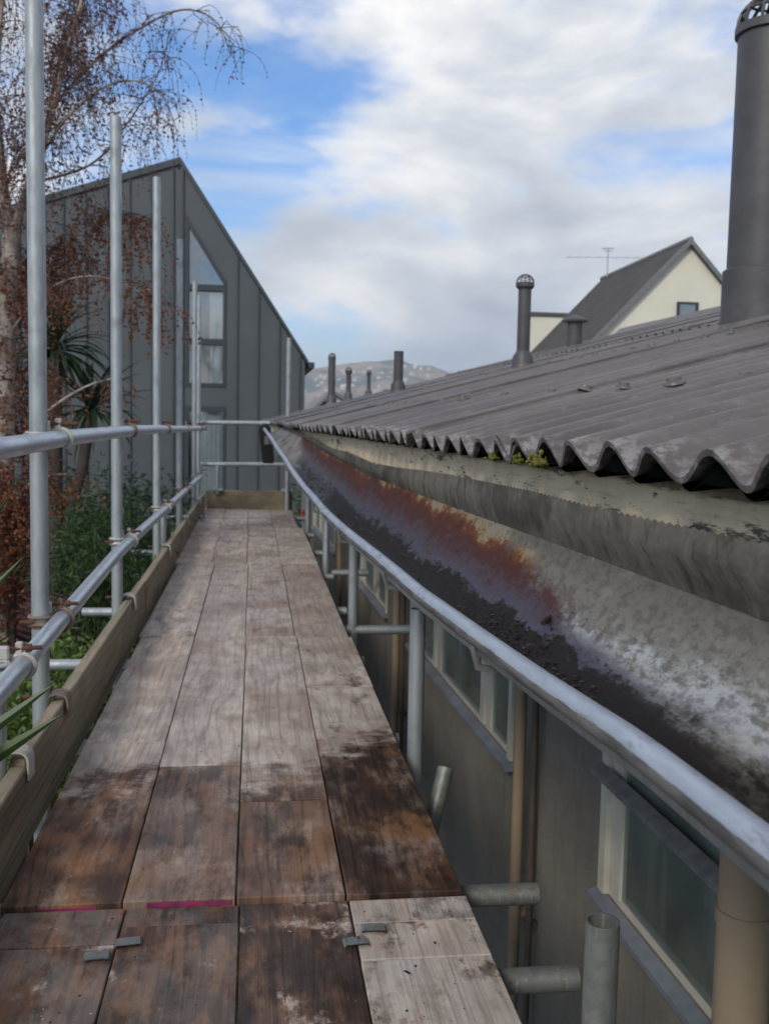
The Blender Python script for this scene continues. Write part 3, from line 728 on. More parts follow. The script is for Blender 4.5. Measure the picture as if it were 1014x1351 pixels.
for k in range(26):
    a = k*.55; r_ = .0055*(1-k/30); prev.append((sx+r_*math.cos(a), sy+r_*math.sin(a), sz+.004*k/26))
mb.sweep(prev, [.0042*(1-k/27) for k in range(26)], 7); part('whorl', mb, M['shell'], t_)
for i, (mx_, my_, s, lab) in enumerate(((.500, 1.575, 1.0, 'largest yellow-green moss tuft under the corrugated sheet edge'), (.503, 1.70, .72, 'middle moss tuft in a sheet trough at the eave'), (.503, 1.86, .55, 'small moss tuft in the eave trough farthest from the camera'))):
    t_ = thing('moss_tuft', lab, 'moss', (mx_+.008, my_, .925), A); mb = MB(); rr = random.Random(i)
    for k in range(90):
        a, b_ = rr.gauss(.008, .008)*s, rr.gauss(0, .008)*s; c_ = .004+abs(rr.gauss(0, .008))*s; q = rr.uniform(.002, .0045)*s
        mb.lathe([(q*.5,-q),(q,-q*.3),(q*.9,q*.5),(q*.3,q)], (mx_+a, my_+b_, .929+c_), 6)
    part('cushion', mb, M['moss'], t_)

# ---- vents and flues on the roof
def vent(name, label, x, y, r, h, kind, collar=1.35, ch=.12, group='vent pipes on the corrugated roof', cage=1.38):
    z0 = roof_z(x)-.05; zt = z0+.05+h
    t_ = thing(name, label, 'flue' if r > .1 else 'vent pipe', (x, y, z0), A, group)
    part('shaft', MB().lathe([(r, 0), (r, zt-z0)], (x, y, z0), 28), M['vent'], t_)
    tl = Matrix.Rotation(-ang, 3, 'Y'); fr_ = r*(collar or 1.0)
    sk = MB(); rws = []
    for rad_, dz_ in ((fr_*1.02, .045), (fr_*1.12, .024), (fr_*1.30+.02, .019)):
        rws.append([tuple(tl @ Vector((rad_*math.cos(2*math.pi*k/24), rad_*math.sin(2*math.pi*k/24), dz_)) + Vector((x, y, z0+.05))) for k in range(25)])
    sk.grid(rws); part('roof_flashing', sk, M['roof'], t_)
    if collar: part('collar', MB().lathe([(r*collar*1.05, 0), (r*collar, .06), (r*collar, .05+ch*.72), (r*1.12, .05+ch), (r*1.02, .05+ch+.012)], (x, y, z0), 28), M['vent'], t_)
    if kind == 'dome':
        cw = part('cowl_rim', MB().lathe(([(r*1.02, -.04), (r*1.10, -.035), (r*1.10, .005), (r*.96, .006)] if r > .1 else [(r*1.02, -.05), (r*(cage+.04), -.03), (r*(cage+.04), .002), (r*(cage-.16), .004)]), (x, y, zt), 28), M['vent'], t_)
        rr = r*(1.04 if r > .1 else cage)
        for k in range(6):
            a = math.pi*k/6 + .25
            part('cowl_rib', MB().sweep([(x+rr*math.cos(a)*math.cos(b), y+rr*math.sin(a)*math.cos(b), zt+rr*.95*math.sin(b)) for b in [math.pi*j/14 for j in range(15)]], r*.055, 6), M['vent'], cw)
        for lv in (.30, .56, .80):
            b = lv*math.pi/2; q = [(x+rr*math.cos(b)*math.cos(a), y+rr*math.cos(b)*math.sin(a), zt+rr*.95*math.sin(b)) for a in [2*math.pi*j/24 for j in range(25)]]
            part('cowl_ring', MB().sweep(q, r*.045, 6, False), M['vent'], cw)
    elif kind == 'cone':
        part('cone_cap', MB().lathe([(r*1.72, 0), (r*1.74, .02), (r*.9, .06), (r*.15, .085)], (x, y, zt), 24), M['vent'], t_)
    elif kind == 'flat':
        part('pipe_rim', MB().lathe([(r*1.0, -.01), (r*1.04, -.006), (r*1.04, .004), (r*.7, .006)], (x, y, zt), 20), M['vent'], t_)
    return t_
vent('large_flue', 'large dark grey flue with domed wire cowl, biggest on the roof', 2.66, 4.80, .160, 1.45, 'dome', 1.12, .27)
vent('vent_pipe', 'slender vent with caged dome and stepped collar, left of the gabled house', 2.29, 7.62, .050, .66, 'dome', 1.6, .13)
vent('vent_pipe', 'squat vent with cone cap in front of the gabled house', 4.13, 11.65, .088, .32, 'cone', 0)
vent('vent_pipe', 'leftmost and tallest vent of the far row, with round cap', 1.42, 13.4, .048, .64, 'dome', 1.45, .12, cage=1.04)
vent('vent_pipe', 'second vent from left in the far row, short with dome', 1.59, 12.95, .032, .40, 'dome', 1.6, .12)
vent('vent_pipe', 'thinnest vent of the far row, third from left', 1.93, 13.5, .024, .32, 'dome', 1.9, .09)
vent('vent_pipe', 'flat-topped thick vent, rightmost of the far row', 1.735, 10.05, .048, .42, 'flat', 1.55, .12)

# ---- downpipes
def downpipe(label, x, y, r, ztop, mat, dark=False):
    t_ = thing('downpipe', label, 'downpipe', (x, y, -3), A, 'downpipes on the stucco wall')
    part('pipe', MB().tube((x, y, -3), (x, y, ztop), r, 20), mat, t_)
    for z in (.25, -.75): part('pipe_clip', MB().tube((x, y, z-.012), (x, y, z+.012), r+.003, 20).lohi((x+r, y-.015, z-.01), (WX-.001, y+.015, z+.01)), mat, t_)
    return t_
downpipe('thick tan downpipe, the nearest one beside the large window', .80, 1.385, .042, .64, M['pipe'])
downpipe('tan downpipe between the blind windows and the near window', 1.045, 3.36, .021, .80, M['pipe'])
downpipe('thin dark pipe close behind the middle tan downpipe', 1.07, 3.27, .012, .80, M['pipe_dark'])
downpipe('tan downpipe beyond the windows with pale blinds', 1.045, 5.93, .024, .80, M['pipe'])
downpipe('thin dark pipe beside the farther tan downpipe', 1.07, 5.83, .013, .80, M['pipe_dark'])
downpipe('farthest tan downpipe near the scaffold end', 1.045, 8.95, .024, .80, M['pipe'])

# ================================================================= SCAFFOLD
sf = thing('scaffold', 'galvanised tube scaffold with double guard rails and timber toe boards', 'scaffold', (-.60, 2.93, -3))
TR = .0242
SX = -.600; RXX = -.548
def pole(x, y, z1, z0=-3, lean=(0,0), mat='galv_dull', nm='standard'):
    return part(nm, MB().tube((x-lean[0]*(z1-z0)*0, y, z0), (x+lean[0], y+lean[1], z1), TR, 18, .0032), M[mat], sf)
LP = [(SX, 2.93, 3.3), (SX, 4.55, 2.27), (SX, 6.38, 2.44), (SX, 8.27, 2.40), (SX, 10.3, 2.34), (SX, 11.05, 2.29)]
for x, y, z in LP: pole(x, y, z)
p0 = pole(SX, 2.42, .41); pole(SX, 6.80, .42)
part('blue_end_band', MB().tube((SX, 2.42, .34), (SX, 2.42, .409), TR+.0006, 18), M['blue_paint'], p0)
RP = [(.490, 1.305, .308, 'galv_old'), (.503, 3.02, .428, 'galv_dull'), (.505, 5.06, .56, 'galv_dull'), (.50, 6.95, .56, 'galv'), (.50, 9.39, .60, 'galv_dull'), (.36, 11.12, 1.88, 'galv_dull')]
for x, y, z, m in RP: pole(x, y, z, mat=m)
# guard rails: each length of tube is a part
def rail(pts, mat='galv', nm='guard_rail'): return part(nm, MB().sweep(pts, TR, 18, True, .0032), M[mat], sf)
rail([(RXX, .9, .915), (RXX, 2.28, .924), (RXX, 3.10, .932), (RXX, 4.78, .934), (RXX, 6.0, .926)])
rail([(RXX-.002, 6.02, .925), (RXX, 8.2, .905), (RXX, 11.3, .884)])
rail([(RXX, .9, .372), (RXX, 2.42, .397), (RXX, 4.12, .443), (RXX, 4.68, .441)])
rail([(RXX-.001, 4.69, .441), (RXX, 7.24, .415), (RXX, 11.35, .387)])
rail([(-.62, 11.17, .945), (.52, 11.17, .955)], 'galv_dull'); rail([(-.62, 11.17, .490), (.56, 11.17, .505)], 'galv_dull')
# transoms under the deck
for y, xa, xb in ((1.80, -.80, .628), (2.15, -.84, .648), (3.27, -.78, .487), (4.38, -.95, .49), (5.06, -.72, .80), (5.57, -.92, .52), (6.80, -.80, .54), (6.99, -.72, .80), (8.03, -1.13, .56), (9.25, -.75, .55), (10.86, -1.04, .58)):
    part('transom', MB().tube((xa, y, -.068), (xb, y, -.068), TR, 16, .0032), M['galv_old' if xb > .6 and y < 3 else 'galv_dull'], sf)
for x in (-.655, .450): part('ledger', MB().tube((x, -.2, -.118), (x, 11.3, -.118), TR, 14), M['galv_dull'], sf)
# stub of a diagonal brace poking up past the deck edge
part('brace', MB().tube((.395, 2.62, -.52), (.570, 2.86, -.022), TR, 18, .0032), M['galv_old'], sf)
# toe boards
def board(nm, lo, hi, mat, parent, bev=.004, **k):
    return part(nm, MB().bbox([(lo[i]+hi[i])/2 for i in range(3)], [hi[i]-lo[i] for i in range(3)], bev), mat, parent, smooth=False, **k)
for ya, yb, dx, dz in ((.5, 2.43, .004, -.016), (2.44, 5.10, 0, 0), (5.11, 8.1, .006, .003), (8.12, 11.12, .0, -.006)):
    board('toe_board', (-.574+dx, ya, -.046+dz), (-.536+dx, yb, .178+dz), M['toe'], sf)
board('toe_board', (-.535, 11.20, -.02), (.42, 11.238, .205), M['toe'], sf)
# couplers: a saddle round the rail, one round the pole, bolt and nut
def coupler(px, py, pz, rx, rz, mat, rust=True):
    """px,py pole; rail runs along Y at rx, rz"""
    c = part('coupler', MB().sweep([(rx+(TR+.005)*math.cos(a), py+.045, rz+(TR+.005)*math.sin(a)) for a in [R(d) for d in range(-60, 232, 20)]], .0075, 6), M[mat], sf)
    part('saddle', MB().sweep([(px+(TR+.006)*math.cos(a), py+(TR+.006)*math.sin(a), rz-.004) for a in [R(d) for d in range(20, 345, 20)]], .0085, 6), M[mat], c)
    part('saddle', MB().sweep([(px+(TR+.006)*math.cos(a), py+(TR+.006)*math.sin(a), rz+.016) for a in [R(d) for d in range(20, 345, 20)]], .0055, 6), M[mat], c)
    part('flap', MB().bbox((rx-.006, py+.045, rz+TR+.017), (.018, .014, .036), .003), M[mat], c, smooth=False)
    part('flap', MB().bbox((px+.012, py+.030, rz+TR+.011), (.028, .018, .034), .004), M['clamp'], c, smooth=False)
    part('bolt', MB().tube((px+.004, py+.036, rz+TR+.018), (rx+.046, py+.050, rz+TR+.020), .0055, 8), M['bolt_rust'], c)
    part('nut', MB().tube((rx+.008, py+.0475, rz+TR+.019), (rx+.022, py+.049, rz+TR+.0195), .0105, 6), M['bolt_rust'], c)
    part('bolt', MB().tube((px-.050, py-.028, rz+.004), (px-.012, py-.031, rz+.004), .006, 8), M['bolt_rust'], c)
    return c
RZ1 = lambda y: itp(y, [.9, 2.28, 3.1, 4.78, 6, 8.2, 11.3], [.915, .924, .932, .934, .926, .905, .884])
RZ2 = lambda y: itp(y, [.9, 2.42, 4.12, 4.68, 7.24, 11.35], [.372, .397, .443, .441, .415, .387])
for i, (x, y, z) in enumerate(LP):
    coupler(x, y, 0, RXX, RZ1(y), 'clamp' if i % 3 == 0 else 'clamp_rust'); coupler(x, y, 0, RXX, RZ2(y), ('clamp_rust', 'clamp', 'clamp')[i % 3])
coupler(SX, 2.42, 0, RXX, RZ2(2.42), 'clamp')
# toe board clips hooked over the top edge
for y, m in ((2.44, 'clamp'), (2.95, 'clamp_rust'), (4.60, 'clamp'), (6.42, 'clamp'), (8.3, 'clamp'), (10.2, 'clamp')):
    dx = .006 if 5.11 < y < 8.1 else 0.0; zt = .178 - (.016 if y < 2.43 else 0)
    q = []
    for k in range(9):
        a = math.pi*(1-k/8); q.append((-.555+dx+.031*math.cos(a), zt+.004+.022*math.sin(a)))
    q += [(-.522+dx, zt-.045), (-.527+dx, zt-.045)] + [(x*.86-.078+.0+dx*.14, z-.004) for x, z in q[::-1]]
    c = part('board_clip', MB().prism(q, y-.030, y+.030), M[m], sf, smooth=True, angle=50)
    part('bolt', MB().tube((-.66, y+.01, zt+.006), (-.585+dx, y+.01, zt+.006), .006, 8), M['bolt_rust'], c)
for x in (-.40, .36):
    part('board_bracket', MB().tube((x, 11.16, .17), (x, 11.16, .49), TR*.8, 14).bbox((x, 11.16, .215), (.12, .05, .03), .004), M['galv_dull'], sf)

# ---- deck of planks
dk = thing('plank_deck', 'walkway of four rows of weathered scaffold planks with wet brown stains', 'deck', (0, 2.05, 0))
rg = random.Random(21)
rows_x = {0: [-.497, -.254, -.022, .205, .458], 1: [-.505, -.262, -.030, .200, .452], 2: [-.512, -.262, -.034, .195, .444], 3: [-.535, -.290, -.046, .190, .446], 4: [-.540, -.305, -.060, .175, .410]}
cuts = {0: [[.35, 1.895, 2.036], [.35, 1.955, 2.036], [.35, 2.036], [.35, 1.79, 1.93, 2.030]],
        1: [[2.044, 3.09, 4.60], [2.044, 2.86, 4.60], [2.044, 2.575, 4.585], [2.040, 3.70, 4.56]],
        2: [[4.612, 5.37, 6.97], [4.612, 6.0, 6.975], [4.595, 6.98], [4.57, 6.98]],
        3: [[6.990, 9.195], [6.990, 9.205], [6.99, 9.22], [6.99, 9.24]],
        4: [[9.222, 11.19], [9.232, 11.19], [9.235, 11.19], [9.25, 11.19]]}
ztop = {0: -.007, 1: .003, 2: 0.0, 3: .002, 4: 0.0}
for r_ in range(5):
    for c_ in range(4):
        ct = cuts[r_][c_]
        for k in range(len(ct)-1):
            gp = .0018 if k else 0
            dz = ztop[r_]+rg.uniform(-.003, .003)
            x0, x1 = rows_x[r_][c_]+.0013+rg.uniform(0, .0008), rows_x[r_][c_+1]-.0013-rg.uniform(0, .0008)
            c = Vector(((x0+x1)/2, (ct[k]+gp+ct[k+1])/2, dz-.019))
            rot = Matrix.Rotation(rg.uniform(-.0012, .0012), 3, 'Z') @ Matrix.Rotation(rg.uniform(-.004, .004), 3, 'Y')
            WEAR = {(0,0): (.70,.5,.30), (0,1): (.76,.8,.22), (0,2): (.66,1,.08), (0,3): (.46,.5,.75), (1,3): (0,1.0,0), (1,2): (0,.2,.1), (1,1): (0,.1,.2), (3,1): (.28,.4,0), (3,3): (0,0,.6), (4,2): (.0,.3,.5), (4,3): (.2,.9,0)}
            o = part('plank', MB().bbox(c, (x1-x0, ct[k+1]-ct[k]-gp, .038), .0022, rot), M['deck'], dk, smooth=False)
            o.color = (*WEAR.get((r_, c_), (0, rg.choice((.05,.2,.5,.8)), rg.choice((0,.1,.35,.6)))), 1)
            if r_ == 1 and c_ == 1 and k == 0:
                part('painted_end', MB().box((c.x+.02, ct[0]-.0012, dz-.010), (x1-x0-.055, .002, .010)), M['pink'], o, smooth=False, label='pink painted plank end')
            if r_ == 1 and c_ == 0 and k == 0:
                part('painted_end', MB().box((c.x+.01, ct[0]-.0012, dz-.011), (x1-x0-.12, .002, .006)), M['pink'], o, smooth=False, label='pink painted plank end')
for x, y, a in ((-.229, 1.885, .12), (-.281, 1.838, .05), (.243, 1.897, -.05), (.203, 1.848, .1), (.203, 4.517, 0), (.233, 4.563, 0)):
    rot = Matrix.Rotation(a, 3, 'Z'); zc = .0
    mb = MB()
    rr = []
    for j, (px_, pz_) in enumerate(((-.026, -.001), (-.022, .0025), (.012, .0030), (.021, .0025), (.024, -.006))):
        rr.append([tuple(rot @ Vector((px_, q, 0)) + Vector((x, y, zc+pz_))) for q in (-.014, .014)])
    mb.grid(rr); mb.grid([[(p[0], p[1], p[2]-.0015) for p in r[::-1]] for r in rr])
    part('plank_clip', mb, M['galv_old'], dk, smooth=False)
# leaf crumbs dropped on the planks
db = MB()
for i in range(130):
    x, y = rg.uniform(-.48, .44), rg.choice([rg.gauss(2.95, .25), rg.uniform(2.1, 7), rg.uniform(1.4, 2.0)])
    s = rg.uniform(.0012, .0042)*(2.0 if rg.random() < .07 else 1); a = rg.uniform(0, 6.3); b = len(db.v)
    for dx, dy, dz in ((-1.3, -.5, .001), (.9, -.7, .003), (1.3, .3, .004), (0, .6, .006), (-1, .4, .002)):
        db.v.append((x+s*(dx*math.cos(a)-dy*math.sin(a)), y+s*(dx*math.sin(a)+dy*math.cos(a)), .0065+dz*s*60))
    db.f.append((b, b+1, b+2, b+3, b+4))
part('leaf_crumbs', db, dm, dk, kind='stuff', smooth=False)

# ================================================================= GREY HOUSE AT THE END
HY = 24.0
hs = thing('grey_house', 'dark slate-grey metal-clad gabled house beyond the scaffold end', 'house', (-1.7, HY, -3))
apx, apz = -1.73, 6.73; rx_, rz_ = 1.16, 2.34; lx_ = -9.0; lz_ = apz-(apx-lx_)*.335
# front wall built around the window column (x -1.60..-.67)
def rz_at(x): return apz-(x-apx)*(apz-rz_)/(rx_-apx) if x > apx else apz-(apx-x)*.335
wx0, wx1 = -1.60, -.68
wl = MB().prism([(lx_,-3),(wx0,-3),(wx0,rz_at(wx0)),(apx,apz),(lx_,lz_)], HY, HY+.3)
wl.prism([(wx1,-3),(rx_,-3),(rx_,rz_),(wx1,rz_at(wx1))], HY, HY+.3)
wtop0, wtop1 = 5.62, 4.15
wl.prism([(wx0,wtop0),(wx1,wtop1),(wx1,rz_at(wx1)),(wx0,rz_at(wx0))], HY, HY+.3)
wl.lohi((wx0, HY, 1.26), (wx1, HY+.3, 1.72)); wl.lohi((wx0, HY, -3), (wx1, HY+.3, -.95))
part('front_wall', wl, M['slate'], hs, smooth=False)
part('side_wall', MB().lohi((rx_-.3, HY+.3, -3), (rx_, HY+9, rz_)).lohi((lx_, HY+.3, -3), (lx_+.3, HY+9, lz_)), M['slate'], hs, smooth=False)
part('interior_backing', MB().lohi((wx0-.6, HY+1.2, -3), (wx1+.3, HY+1.3, 3.9)).prism([(wx0-.5,3.9),(wx1+.25,3.9),(wx0-.1,rz_at(wx0)-.25),(wx0-.5,rz_at(wx0-.5)-.6)], HY+1.2, HY+1.3).lohi((wx0-.6, HY+.3, 1.3), (wx1+.3, HY+1.2, 1.5)), M['room'], hs, smooth=False)
rf = part('roof', MB().prism([(lx_-.1,lz_),(apx,apz+.0),(rx_+.08,rz_-.06),(rx_+.08,rz_+.04),(apx,apz+.16),(lx_-.1,lz_+.14)], HY-.06, HY+9), M['slate_rib'], hs, smooth=False)
part('roof_gutter', MB().lohi((rx_+.08, HY-.1, rz_-.13), (rx_+.22, HY+9, rz_+.0)), M['dark_frame'], hs, smooth=False)
x = lx_+.3
while x < rx_-.05:
    if not (wx0-.03 < x < wx1+.03):
        part('seam', MB().lohi((x-.018, HY-.045, -3), (x+.018, HY-.001, rz_at(x)-.03)), M['slate_rib'], hs, smooth=False)
    x += .487
part('seam', MB().lohi((wx0-.10, HY-.05, -3), (wx0-.05, HY-.001, rz_at(wx0-.1)-.04)), M['slate_rib'], hs, smooth=False)
def hpane(poly, nm='pane', mat='glass_sky', y=HY+.10): return part(nm, MB().prism(poly, y, y+.012), M[mat], hwin, smooth=False)
hwin = part('window', MB().lohi((wx0, HY-.03, 1.72), (wx0+.07, HY+.16, wtop0-.08)).lohi((wx1-.07, HY-.03, 1.72), (wx1, HY+.16, wtop1)).lohi((wx0+.07, HY-.028, 1.72), (wx1-.07, HY+.158, 1.80))
            .lohi((wx0+.07, HY-.028, 2.68), (wx1-.07, HY+.158, 2.82)).lohi((wx0+.07, HY-.028, 3.92), (wx1-.07, HY+.158, 4.06))
            .prism([(wx0,wtop0-.16),(wx1,wtop1-.16),(wx1,wtop1-.0),(wx0,wtop0-.0)], HY-.032, HY+.162), M['dark_frame'], hs, smooth=False)
hpane([(wx0+.07,4.06),(wx1-.07,4.06),(wx1-.07,wtop1-.03),(wx0+.07,wtop0-.22)]); hpane([(wx0+.07,2.82),(wx1-.07,2.82),(wx1-.07,3.92),(wx0+.07,3.92)]); hpane([(wx0+.07,1.80),(wx1-.07,1.80),(wx1-.07,2.68),(wx0+.07,2.68)])
hlow = part('window', MB().lohi((wx0, HY-.03, -.95), (wx0+.07, HY+.16, 1.26)).lohi((wx1-.07, HY-.03, -.95), (wx1, HY+.16, 1.26)).lohi((wx0+.07, HY-.028, 1.14), (wx1-.07, HY+.158, 1.26)).lohi((wx0+.07, HY-.028, -.95), (wx1-.07, HY+.158, -.83)), M['dark_frame'], hs, smooth=False)
hwin2 = hwin; hwin = hlow; hpane([(wx0+.07,-.83),(wx1-.07,-.83),(wx1-.07,1.14),(wx0+.07,1.14)]); hwin = hwin2
def curtain(x0, x1, z0, z1, par):
    rows = [[(x0+(x1-x0)*i/40, HY+.15+.02*math.sin(i*1.05), z) for i in range(41)] for z in (z0, z1)]
    part('curtain', MB().grid(rows), M['curtain'], par)
curtain(-1.06, wx1-.05, 2.8, 3.9, hwin); curtain(-1.04, wx1-.05, 1.78, 2.69, hwin); curtain(-1.42, wx1-.05, -.9, 1.16, hlow)

# ================================================================= CREAM GABLED HOUSE, RIGHT
CA = R(-2.2)
ch = thing('cream_house', 'cream gabled house with steep dark roof behind the corrugated roof', 'house', (13.1, 30, -3))
ax, az = 13.1, 6.70; sl = 1.05; hw = 5.2; L = 8.6
ez = az-hw*sl
wl = MB().prism([(ax-hw+.3,-3),(ax+hw-.3,-3),(ax+hw-.3,ez+.19),(ax+.0,az-.13),(ax-hw+.3,ez+.19)], 30.0, 30.25); wl.lohi((ax-hw+.3, 30.25, -3), (ax-hw+.5, 30+L, ez+.1)); wl.lohi((ax+hw-.5, 30.25, -3), (ax+hw-.3, 30+L, ez+.1))
part('wall', wl, M['cream'], ch, smooth=False)
drift = .28
rf = MB()
for sgn in (-1, 1):
    b = len(rf.v)
    for yq, dx in ((29.88, 0), (30+L, drift)):
        for xq, zq in ((ax+dx, az), (ax+dx+sgn*hw, ez), (ax+dx+sgn*hw, ez-.10), (ax+dx, az-.12)): rf.v.append((xq, yq, zq))
    rf.f += [(b, b+1, b+5, b+4), (b+1, b+2, b+6, b+5), (b+2, b+3, b+7, b+6), (b, b+3, b+2, b+1), (b+4, b+5, b+6, b+7)]
crf = part('roof', rf, M['brown_roof'], ch, smooth=False)
for sgn in (-1, 1):
    part('barge_board', MB().prism([(ax,az+.03),(ax+sgn*hw,ez+.03),(ax+sgn*hw,ez-.14),(ax,az-.15)], 29.80, 29.875), M['barge'], crf, smooth=False)
part('ridge_cap', MB().tube((ax, 29.85, az+.0), (ax+drift, 30+L, az+.0), .09, 10), M['barge'], crf)
# each roof rib on the visible slope
for k in range(1, 22):
    yq = 29.90+k*.39
    dx = drift*(yq-29.72)/(L+.28)
    d = Vector((-hw, 0, ez-az)); 
    part('roof_rib', MB().tube((ax+dx, yq, az+.01), (ax+dx-hw, yq, ez+.01), .03, 5), M['brown_roof'], crf)
cw_ = part('window', MB().lohi((12.80, 29.93, 4.27), (12.88, 29.999, 4.83)).lohi((13.40, 29.93, 4.27), (13.48, 29.999, 4.83)).lohi((12.88, 29.932, 4.27), (13.40, 29.998, 4.34)).lohi((12.88, 29.932, 4.76), (13.40, 29.998, 4.83)), M['dark_frame'], ch, smooth=False)
part('pane', MB().lohi((12.88, 29.955, 4.34), (13.40, 29.965, 4.76)), M['glass_sky'], cw_, smooth=False)
part('window_backing', MB().lohi((12.88, 29.975, 4.34), (13.40, 29.995, 4.76)), M['room'], cw_, smooth=False)
at = thing('television_antenna', 'thin metal television antenna on a mast above the cream house roof', 'antenna', (13.02, 37.0, 6.7))
part('mast', MB().tube((13.02, 37, 6.55), (13.02, 37, 7.62), .022, 8), M['galv_dull'], at)
part('boom', MB().tube((11.45, 37.1, 7.22), (14.5, 36.9, 7.30), .009, 6), M['galv_dull'], at)
for k in range(9): 
    xk = 11.5+k*.37; part('element', MB().tube((xk, 36.95-.2, 7.22+.026*k*.37), (xk, 37.05+.2, 7.22+.026*k*.37), .006, 5), M['galv_dull'], at)
part('reflector', MB().tube((12.78, 37, 7.58), (13.24, 37, 7.60), .02, 6).tube((12.86, 37, 7.50), (13.18, 37, 7.50), .014, 6), M['galv_dull'], at)
fb = thing('cream_annexe', 'flat-topped cream wall with dark cap left of the steep roof', 'building', (13.2, 45, -3))
part('wall', MB().lohi((12.35, 45, -3), (18, 46, 5.9)), M['cream'], fb, smooth=False); part('parapet_cap', MB().lohi((12.25, 44.9, 5.9), (18.1, 46.1, 6.05)), M['brown_roof'], fb, smooth=False)
wh = thing('white_house', 'small white house gable beside the grey house corner', 'house', (3.6, 50, -3))
part('wall', MB().prism([(2.6,-3),(5.4,-3),(5.4,1.5),(4.0,2.2),(2.6,1.2)], 50, 55), M['white_wall'], wh, smooth=False)
part('roof', MB().prism([(2.35,.9),(3.75,2.30),(5.6,1.4),(5.6,1.55),(3.75,2.48),(2.35,1.10)], 49.7, 55.3), M['barge'], wh, smooth=False)

# red-roofed shed, left, below the birch
sd = thing('garden_shed', 'dark red sloping shed roof below the autumn birch', 'shed', (-2.6, 7.4, -3))
part('wall', MB().lohi((-4.4, 6.5, -3), (-1.75, 8.6, -.75)), M['shed'], sd, smooth=False)
rot_ = MB().prism([(-4.8,.55),(-1.42,-.60),(-1.42,-.66),(-4.8,.49)], 6.2, 8.8)
srf = part('roof', rot_, M['red_roof'], sd, smooth=False)
for k in range(16):
    yk = 6.3+k*.16; part('roof_rib', MB().tube((-4.78, yk, .552), (-1.43, yk, -.59), .016, 5), M['red_roof'], srf)
# ================================================================= PLANTS
def leafy(mb, p, d, ln, wd, rr, fold=.0):
    """one leaf: a kite of two triangles pairs from p along d"""
    d = d.normalized(); s = d.cross(Vector((rr.uniform(-1,1), rr.uniform(-1,1), rr.uniform(-1,1))))
    if s.length < .05: s = d.cross(Vector((0,0,1)))
    s.normalize(); b = len(mb.v); m = p+d*ln*.45
    up = d.cross(s)*wd*fold
    mb.v += [tuple(p), tuple(m+s*wd/2+up), tuple(p+d*ln), tuple(m-s*wd/2+up)]; mb.f.append((b, b+1, b+2, b+3))
rb = random.Random(42)
bt = thing('birch_tree', 'birch tree with pale trunk, drooping twigs and rusty autumn leaves', 'tree', (-1.66, 7.0, -3))
def smooth_path(pts, n=5):
    P = [Vector(p) for p in pts]; o = []
    for i in range(len(P)-1):
        a, b, c, d = P[max(i-1,0)], P[i], P[i+1], P[min(i+2,len(P)-1)]
        for k in range(n):
            t = k/n; o.append(.5*((2*b)+(c-a)*t+(2*a-5*b+4*c-d)*t*t+(3*b-3*c+d-a)*t**3))
    o.append(P[-1]); return o
def limb(nm, pts, r0, r1, mat='bark', seg=8):
    p = smooth_path(pts); part(nm, MB().sweep(p, [r0+(r1-r0)*i/(len(p)-1) for i in range(len(p))], seg), M[mat], bt); return p
limb('trunk', [(-1.70,7.0,-3),(-1.69,7.0,-1),(-1.66,7.0,.6),(-1.635,7.0,1.4),(-1.60,7.0,2.05),(-1.585,7.0,2.2)], .085, .05, seg=12)
L1 = limb('branch', [(-1.59,7.0,2.16),(-1.64,7.02,2.45),(-1.68,7.0,3.1),(-1.62,7.1,4.0),(-1.5,7.2,4.9)], .042, .012)
L2 = limb('branch', [(-1.59,7.0,2.16),(-1.50,6.98,2.42),(-1.37,6.95,2.76),(-1.25,6.95,3.2),(-1.17,6.9,3.45),(-1.0,6.9,4.0),(-.75,6.9,4.6)], .028, .008)
L3 = limb('branch', [(-1.42,6.96,2.62),(-1.22,6.8,2.85),(-1.0,6.75,3.04),(-.78,6.7,3.10),(-.60,6.7,3.02),(-.50,6.7,2.80)], .011, .003)
L4 = limb('branch', [(-1.30,6.95,3.0),(-1.05,7.1,3.35),(-.78,7.1,3.56),(-.5,7.1,3.70),(-.28,7.1,3.64),(-.18,7.1,3.42)], .012, .003)
L5 = limb('branch', [(-1.66,7.02,2.7),(-1.9,7.2,3.2),(-2.1,7.4,3.9)], .022, .006)
L6 = limb('branch', [(-1.37,6.95,2.76),(-1.30,7.1,3.3),(-1.15,7.3,3.9),(-.9,7.4,4.5)], .016, .004)
L7 = limb('branch', [(-1.62,7.0,.72),(-1.40,6.9,.98),(-1.1,6.8,1.18),(-.85,6.8,1.26)], .014, .004)
L8 = limb('branch', [(-1.63,7.0,1.5),(-1.35,6.8,1.78),(-1.05,6.7,1.88),(-.75,6.7,1.80),(-.62,6.7,1.6)], .007, .002)
L9 = limb('branch', [(-1.60,7.0,1.95),(-1.3,7.3,2.25),(-1.0,7.4,2.42),(-.8,7.4,2.35)], .008, .002)
L10 = limb('branch', [(-1.66,7.0,.2),(-1.45,6.8,.55),(-1.2,6.7,.62)], .012, .003)
L11 = limb('branch', [(-1.45,6.97,2.5),(-1.15,7.3,2.7),(-.95,7.4,2.95),(-.7,7.5,3.4),(-.62,7.5,3.7)], .010, .003)
tw = MB(); lr = MB(); ld = MB()
